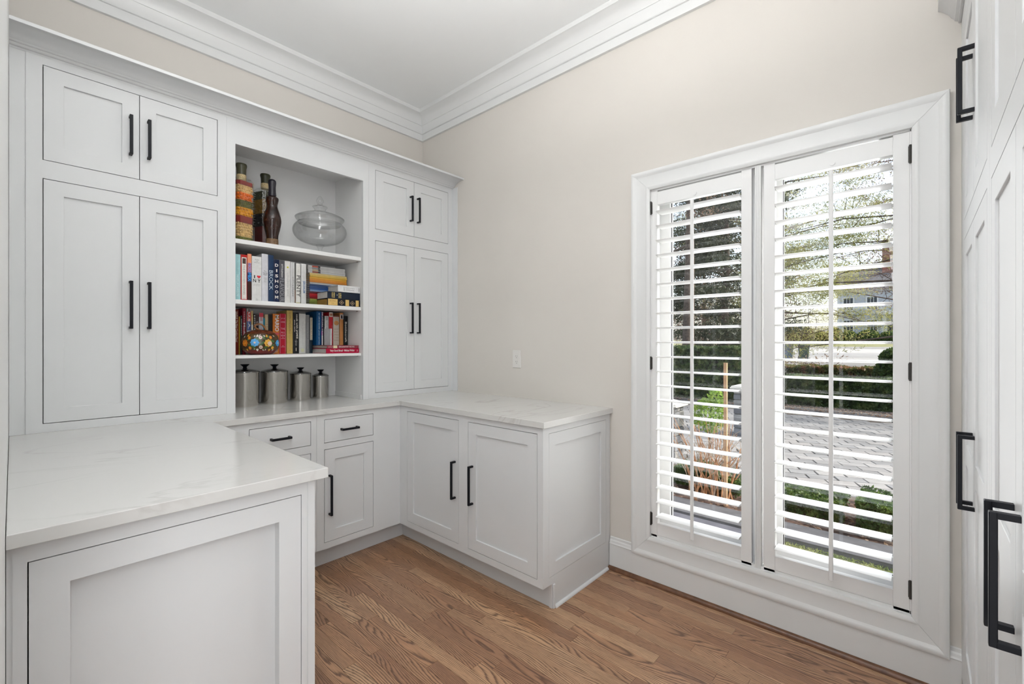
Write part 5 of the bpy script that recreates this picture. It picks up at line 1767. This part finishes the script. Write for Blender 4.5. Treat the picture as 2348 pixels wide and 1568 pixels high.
# stone pillars with white caps
def pillar(cx, cy, hw, z0, z1, lab, seed):
    root = tag(empty('stone_pillar', (cx, cy, z0)), lab, 'pillar', 'capped stone pillars in the garden')
    rr = random.Random(seed)
    bm = bmesh.new(); box(bm, -hw + .02, hw - .02, -hw + .02, hw - .02, 0, z1 - z0)
    fin('core', bm, flat('mortar', (0.24, 0.23, 0.21), 0.9), root)
    sm = [flat('fieldstone_%d' % i, c, 0.85, 0.25, 9) for i, c in enumerate(((0.20, 0.20, 0.21), (0.27, 0.26, 0.25), (0.15, 0.15, 0.16)))]
    z = 0.01
    while z < z1 - z0 - 0.06:
        h_ = min(rr.uniform(0.10, 0.17), z1 - z0 - z - 0.01)
        for (ax, sgn) in ((1, -1), (0, 1)):          # faces seen from the house: -y and +x
            a = -hw
            while a < hw - 0.03:
                w_ = min(rr.uniform(0.12, 0.24), hw - a)
                if hw - (a + w_) < 0.06:
                    w_ = hw - a
                g = 0.007; dd = rr.uniform(0.0, 0.012)
                bm = bmesh.new()
                if ax == 1:
                    box(bm, a + g, a + w_ - g, -hw - dd, -hw + 0.03, z + g, z + h_ - g, 0, 0.006)
                else:
                    box(bm, hw - 0.03, hw + dd, a + g, a + w_ - g, z + g, z + h_ - g, 0, 0.006)
                fin('stone', bm, rr.choice(sm), root)
                a += w_
        z += h_
    bm = bmesh.new()
    c = flat('capstone', (0.66, 0.63, 0.57), 0.8, 0.05, 4)
    H_ = z1 - z0
    e = hw + 0.06
    box(bm, -e, e, -e, e, H_, H_ + 0.035, 0, 0.01)
    box(bm, -e + .02, e - .02, -e + .02, e - .02, H_ + 0.035, H_ + 0.06, 0, 0.008)
    vs = [bm.verts.new(p) for p in ((-e + .03, -e + .03, H_ + .06), (e - .03, -e + .03, H_ + .06), (e - .03, e - .03, H_ + .06), (-e + .03, e - .03, H_ + .06))]
    ap = bm.verts.new((0, 0, H_ + 0.13))
    for i in range(4):
        bm.faces.new((vs[i], vs[(i + 1) % 4], ap))
    fin('cap', bm, c, root)


pillar(0.42, 8.2, 0.26, GZ, 0.30, 'stone pillar with white cap beyond the bare shrub', 2)
pillar(P(-0.425, 5.4), 5.4, 0.20, GZ, 0.18, 'nearer stone pillar with white cap at the left edge of the window', 3)

# trees
def limb_tree(name, x, y_, z0, h_, r0, lab, seed, blobs, n_, size, mat, nb=9, spread=2.5, zmin=0.3, asp=0.3, lean=0.0, bare=0):
    rr = random.Random(seed)
    root = tag(empty(name, (x, y_, z0)), lab, 'tree', 'trees in the garden')
    bm = bmesh.new()
    pts = [(lean * (k / 6) * h_ + rr.gauss(0, .04), rr.gauss(0, .05), h_ * k / 6) for k in range(7)]
    pts[0] = (0, 0, 0)
    tube(bm, pts, [r0 * (1 - 0.80 * k / 6) for k in range(7)], 10)
    fin('trunk', bm, bark, root, smooth=True)
    bm = bmesh.new()
    tips = []
    for i in range(nb):
        f = zmin + (0.97 - zmin) * i / nb
        base = Vector((lean * f * h_, 0, h_ * f))
        a = rr.uniform(0, 6.28)
        L = spread * (1.15 - 0.6 * f) * rr.uniform(.7, 1.2)
        d = Vector((math.cos(a), math.sin(a) * .6, rr.uniform(-0.05, 0.35)))
        p = [base + d * L * t + Vector((0, 0, rr.gauss(0, .06) + (-0.12 * L * t * t))) for t in (0, .3, .6, .85, 1.0)]
        tube(bm, p, [r0 * .22, r0 * .17, r0 * .11, r0 * .07, r0 * .03], 5)
        tips += p[2:]
        for q_ in range(3 + bare):
            s0 = p[rr.choice((1, 2, 3))]
            d2 = Vector((rr.gauss(0, 1), rr.gauss(0, .6), rr.gauss(.3, .5))).normalized()
            L2 = L * rr.uniform(.2, .45)
            m_ = s0 + d2 * L2 * .5 + Vector((rr.gauss(0, .08), 0, rr.gauss(0, .08)))
            tube(bm, [s0, m_, s0 + d2 * L2], [r0 * .09, r0 * .05, r0 * .02], 4)
            tips.append(s0 + d2 * L2)
            if bare:
                for q3 in range(3):
                    d3 = Vector((rr.gauss(0, 1), rr.gauss(0, .6), rr.gauss(.3, .6))).normalized()
                    tube(bm, [m_, m_ + d3 * L2 * .4], [r0 * .04, r0 * .015], 3)
    fin('branches', bm, bark, root)['kind'] = 'stuff'
    if n_:
        bl = [(t.x, t.y, t.z, blobs, blobs, blobs * 0.42) for t in tips]
        p = blobpts(bl, n_, seed, 0.2)
        o = quads('foliage', p, size, mat, root, seed, asp)
        o['kind'] = 'stuff'
    return root


limb_tree('tall_tree', P(-0.377, 16.3), 16.3, GZ, 13, 0.27, 'tall bare brown trunk at the left of the left window', 31, 0.6, 1500, 0.06, LB, 6, 3.0, 0.45)
limb_tree('evergreen_tree', P(-0.300, 19.0), 19.0, GZ, 11, 0.20, 'dark evergreen tree filling the left window', 32, 0.85, 42000, 0.085, LD, 30, 2.9, 0.10)
limb_tree('brown_thicket_tree', P(-0.262, 23.0), 23.0, -0.2, 9, 0.16, 'brownish leafless tree right of the evergreen', 33, 0.7, 9000, 0.07, LB, 24, 2.8, 0.06, bare=3)
limb_tree('thicket_tree', P(-0.345, 25.0), 25.0, -0.2, 8, 0.16, 'rusty brown thicket tree low in the left window', 34, 0.8, 11000, 0.08, LB, 22, 3.0, 0.05, bare=2)
limb_tree('pine_tree', P(0.06, 13.5), 13.5, GZ, 10.5, 0.16, 'pine with yellow-green needles reaching across the right window', 35, 0.70, 80000, 0.050, LP, 44, 4.6, 0.20, 0.16)
limb_tree('pine_tree', P(-0.228, 22.0), 22.0, -0.3, 14, 0.20, 'second pine, farther off, hidden trunk between the two shutters', 36, 0.90, 70000, 0.060, LP, 44, 4.4, 0.14, 0.16, bare=1)
limb_tree('bare_tree', P(0.01, 30.0), 30.0, 0.0, 13, 0.20, 'leafless brown tree on the near side of the street', 37, 0.6, 16000, 0.06, LB, 30, 6.5, 0.20, bare=4)
limb_tree('bare_tree', P(0.03, 44.0), 44.0, 0.4, 15, 0.28, 'leafless tree standing over the pale house', 38, 0.8, 12000, 0.08, LB, 30, 5.5, 0.30, bare=4)
limb_tree('far_pine_tree', P(-0.215, 50.0), 50.0, 0.5, 17, 0.30, 'far green pine left of the pale house', 39, 1.1, 12000, 0.12, leafmat('needle_far', (0.07, 0.09, 0.04), (0.16, 0.18, 0.08), (0.27, 0.27, 0.13), scale=.6), 26, 4.6, 0.15)

# shrubs before the far house
for i, (k, y_, w_, h_, mt, lab) in enumerate((
        (-0.180, 66, 1.0, 2.3, LB, 'rust-brown shrub at the far left of the far lawn'), (-0.156, 66, 0.9, 2.0, LB, 'rust-brown shrub beside the leftmost one on the far lawn'),
        (-0.136, 67, 0.8, 1.6, LR, 'mixed green shrub in the middle of the far lawn'), (-0.114, 66, 0.9, 2.0, LR, 'olive shrub left of the pale house corner'),
        (-0.093, 68, 0.9, 1.6, LG, 'clipped green shrub at the left corner of the pale house'), (-0.066, 68, 1.2, 1.7, LG, 'wide green shrub under the pale house windows'),
        (-0.035, 68, 1.4, 1.5, LG, 'green shrub right of the white columns'))):
    z_ = 1.1
    shrub('lawn_shrub', [(P(k, y_), y_, z_ + h_ * .45, w_, 1.0, h_ * .55)], 2600, 0.13, mt, lab, 50 + i)

# the far house
hx0, hx1, hy, hz = -5.2, 9.0, 73.0, 1.35
root = tag(empty('pale_house', (1.9, hy, hz)), 'pale blue-white two-storey house with white columns across the street', 'house')
side = flat('siding_pale', (0.50, 0.525, 0.57), 0.8, 0.03, 3)
whitep = flat('house_white', (0.70, 0.70, 0.70), 0.7)


def hb(name, mat, *bx):
    bm = bmesh.new()
    for q_ in bx:
        box(bm, q_[0] - 1.9, q_[1] - 1.9, q_[2] - hy, q_[3] - hy, q_[4] - hz, q_[5] - hz)
    return fin(name, bm, mat, root)


hb('siding_wall', side, (hx0, hx1, hy, hy + 8, 0.6, 8.2))
for x_ in (hx0, hx1 - .25):
    hb('corner_board', whitep, (x_, x_ + 0.25, hy - 0.06, hy, 1.35, 8.2))
bm = bmesh.new()
for i in range(34):
    z_ = 1.5 + i * 0.2
    box(bm, hx0 + .25 - 1.9, hx1 - .25 - 1.9, -0.03, 0.0, z_ - hz, z_ + 0.02 - hz)
fin('clapboard', bm, side, root)['kind'] = 'stuff'
bm = bmesh.new()
a = [(hx0 - .4, hy - .5, 8.2), (hx1 + .4, hy - .5, 8.2), (hx1 + .4, hy + 8.5, 8.2), (hx0 - .4, hy + 8.5, 8.2), (hx0 - .4, hy + 4, 11.6), (hx1 + .4, hy + 4, 11.6)]
vs = [bm.verts.new((p[0] - 1.9, p[1] - hy, p[2] - hz)) for p in a]
for f in ((0, 1, 5, 4), (2, 3, 4, 5), (0, 4, 3), (1, 2, 5), (0, 3, 2, 1)):
    bm.faces.new([vs[i] for i in f])
fin('roof', bm, flat('roof_shingle', (0.18, 0.17, 0.17), 0.9, 0.2, 2), root)
dark = flat('house_pane', (0.05, 0.06, 0.075), 0.2)
for wx in (-4.0, -1.5, 2.9, 5.6):
    for wz in (2.6, 5.6):
        fm = hb('window', whitep, (wx - 0.65, wx - 0.5, hy - 0.08, hy, wz - .1, wz + 1.7), (wx + 0.5, wx + 0.65, hy - 0.08, hy, wz - .1, wz + 1.7),
                (wx - 0.5, wx + 0.5, hy - 0.08, hy, wz + 1.55, wz + 1.7), (wx - 0.5, wx + 0.5, hy - 0.08, hy, wz - .1, wz),
                (wx - 0.19, wx - 0.14, hy - 0.07, hy, wz, wz + 1.55), (wx + 0.14, wx + 0.19, hy - 0.07, hy, wz, wz + 1.55), (wx - 0.5, wx + 0.5, hy - 0.07, hy, wz + .74, wz + .82))
        bm = bmesh.new(); box(bm, wx - .5 - 1.9, wx + .5 - 1.9, -0.035, 0.0, wz - hz, wz + 1.55 - hz)
        fin('pane', bm, dark, fm)
for cx in (-0.2, 1.2):
    bm = bmesh.new(); lathe(bm, [(0.34, 0), (0.34, 0.15), (0.26, 0.2), (0.22, 3.2), (0.3, 3.3), (0.3, 3.4)], cx - 1.9, -1.6, 16)
    fin('column', bm, whitep, root, smooth=True)
hb('porch_roof', whitep, (-0.9, 2.0, hy - 2.1, hy, 4.75, 5.25))
hb('front_door', dark, (0.1, 1.0, hy - 0.06, hy, 1.6, 3.8))
hb('steps', flat('step_stone', (0.35, 0.33, 0.31), 0.9), (-0.9, 2.0, hy - 2.2, hy, 0.9, 1.35))
hb('chimney', flat('brick_red', (0.26, 0.11, 0.085), 0.9, 0.25, 3), (-0.6, 2.2, hy + 2.5, hy + 4.0, 8.0, 14.2))

# wheeled bins by the street
def bin_(x, y_, z_, col, lab):
    root = tag(empty('wheeled_bin', (x, y_, z_), R(15)), lab, 'bin', 'wheeled bins at the kerb')
    bm = bmesh.new()
    lo = [bm.verts.new(p) for p in ((-.24, -.28, .04), (.24, -.28, .04), (.24, .22, .04), (-.24, .22, .04))]
    hi = [bm.verts.new(p) for p in ((-.31, -.36, .96), (.31, -.36, .96), (.31, .34, .96), (-.31, .34, .96))]
    for i in range(4):
        bm.faces.new((lo[i], lo[(i + 1) % 4], hi[(i + 1) % 4], hi[i]))
    bm.faces.new(hi); bm.faces.new(lo[::-1])
    mt = flat('bin_' + str(col), col, 0.5)
    fin('body', bm, mt, root)
    bm = bmesh.new(); box(bm, -.33, .33, -.40, .38, .96, 1.04, 0, 0.02)
    fin('lid', bm, mt, root)
    for sx in (-.27, .27):
        bm = bmesh.new(); lathe(bm, [(0.0001, -0.03), (0.12, -0.03), (0.12, 0.03), (0.0001, 0.03)], seg=16)
        bmesh.ops.rotate(bm, verts=bm.verts[:], cent=(0, 0, 0), matrix=Matrix.Rotation(R(90), 3, 'Y'))
        bmesh.ops.translate(bm, verts=bm.verts[:], vec=(sx, .27, .12))
        fin('wheel', bm, M['gasket'], root)


bin_(P(-0.188, 34.0), 34.0, 0.065, (0.10, 0.16, 0.26), 'blue wheeled bin at the street edge')
bin_(P(-0.162, 34.0), 34.0, 0.065, (0.03, 0.06, 0.05), 'dark green wheeled bin right of the blue one')

# grass blades near the window
rs = np.random.RandomState(3)
n_ = 14000
p = np.stack([rs.uniform(2.06, 3.6, n_), rs.uniform(1.0, 2.84, n_), np.full(n_, GZ + 0.012)], 1)
o = quads('lawn_grass', p, 0.020, leafmat('grass', (0.10, 0.15, 0.03), (0.22, 0.27, 0.07), (0.38, 0.38, 0.15), scale=3), None, 3, 0.18)
tag(o, 'short patchy lawn grass just below the right window', 'grass', kind='stuff')
rs = np.random.RandomState(9)
n_ = 5000
p = np.stack([rs.uniform(-3.5, 3.6, n_), np.where(rs.uniform(0, 1, n_) < .35, rs.uniform(3.3, 4.5, n_), rs.uniform(12.3, 13.95, n_)), np.full(n_, GZ + 0.055)], 1)
p[:, 2] = np.where(p[:, 1] > 12, np.where(p[:, 1] < 12.9, GZ + 0.112, GZ + 0.045), GZ + 0.03)
o = quads('fallen_leaves', p, 0.030, leafmat('litter', (0.14, 0.07, 0.04), (0.30, 0.19, 0.12), (0.52, 0.42, 0.32), scale=20), None, 9, 0.6, 0.85)
tag(o, 'scattered dry leaves on the planting beds', 'leaves', kind='stuff')

for o in list(bpy.data.objects):
    for key in ('_w', '_h'):
        if key in o.keys():
            del o[key]
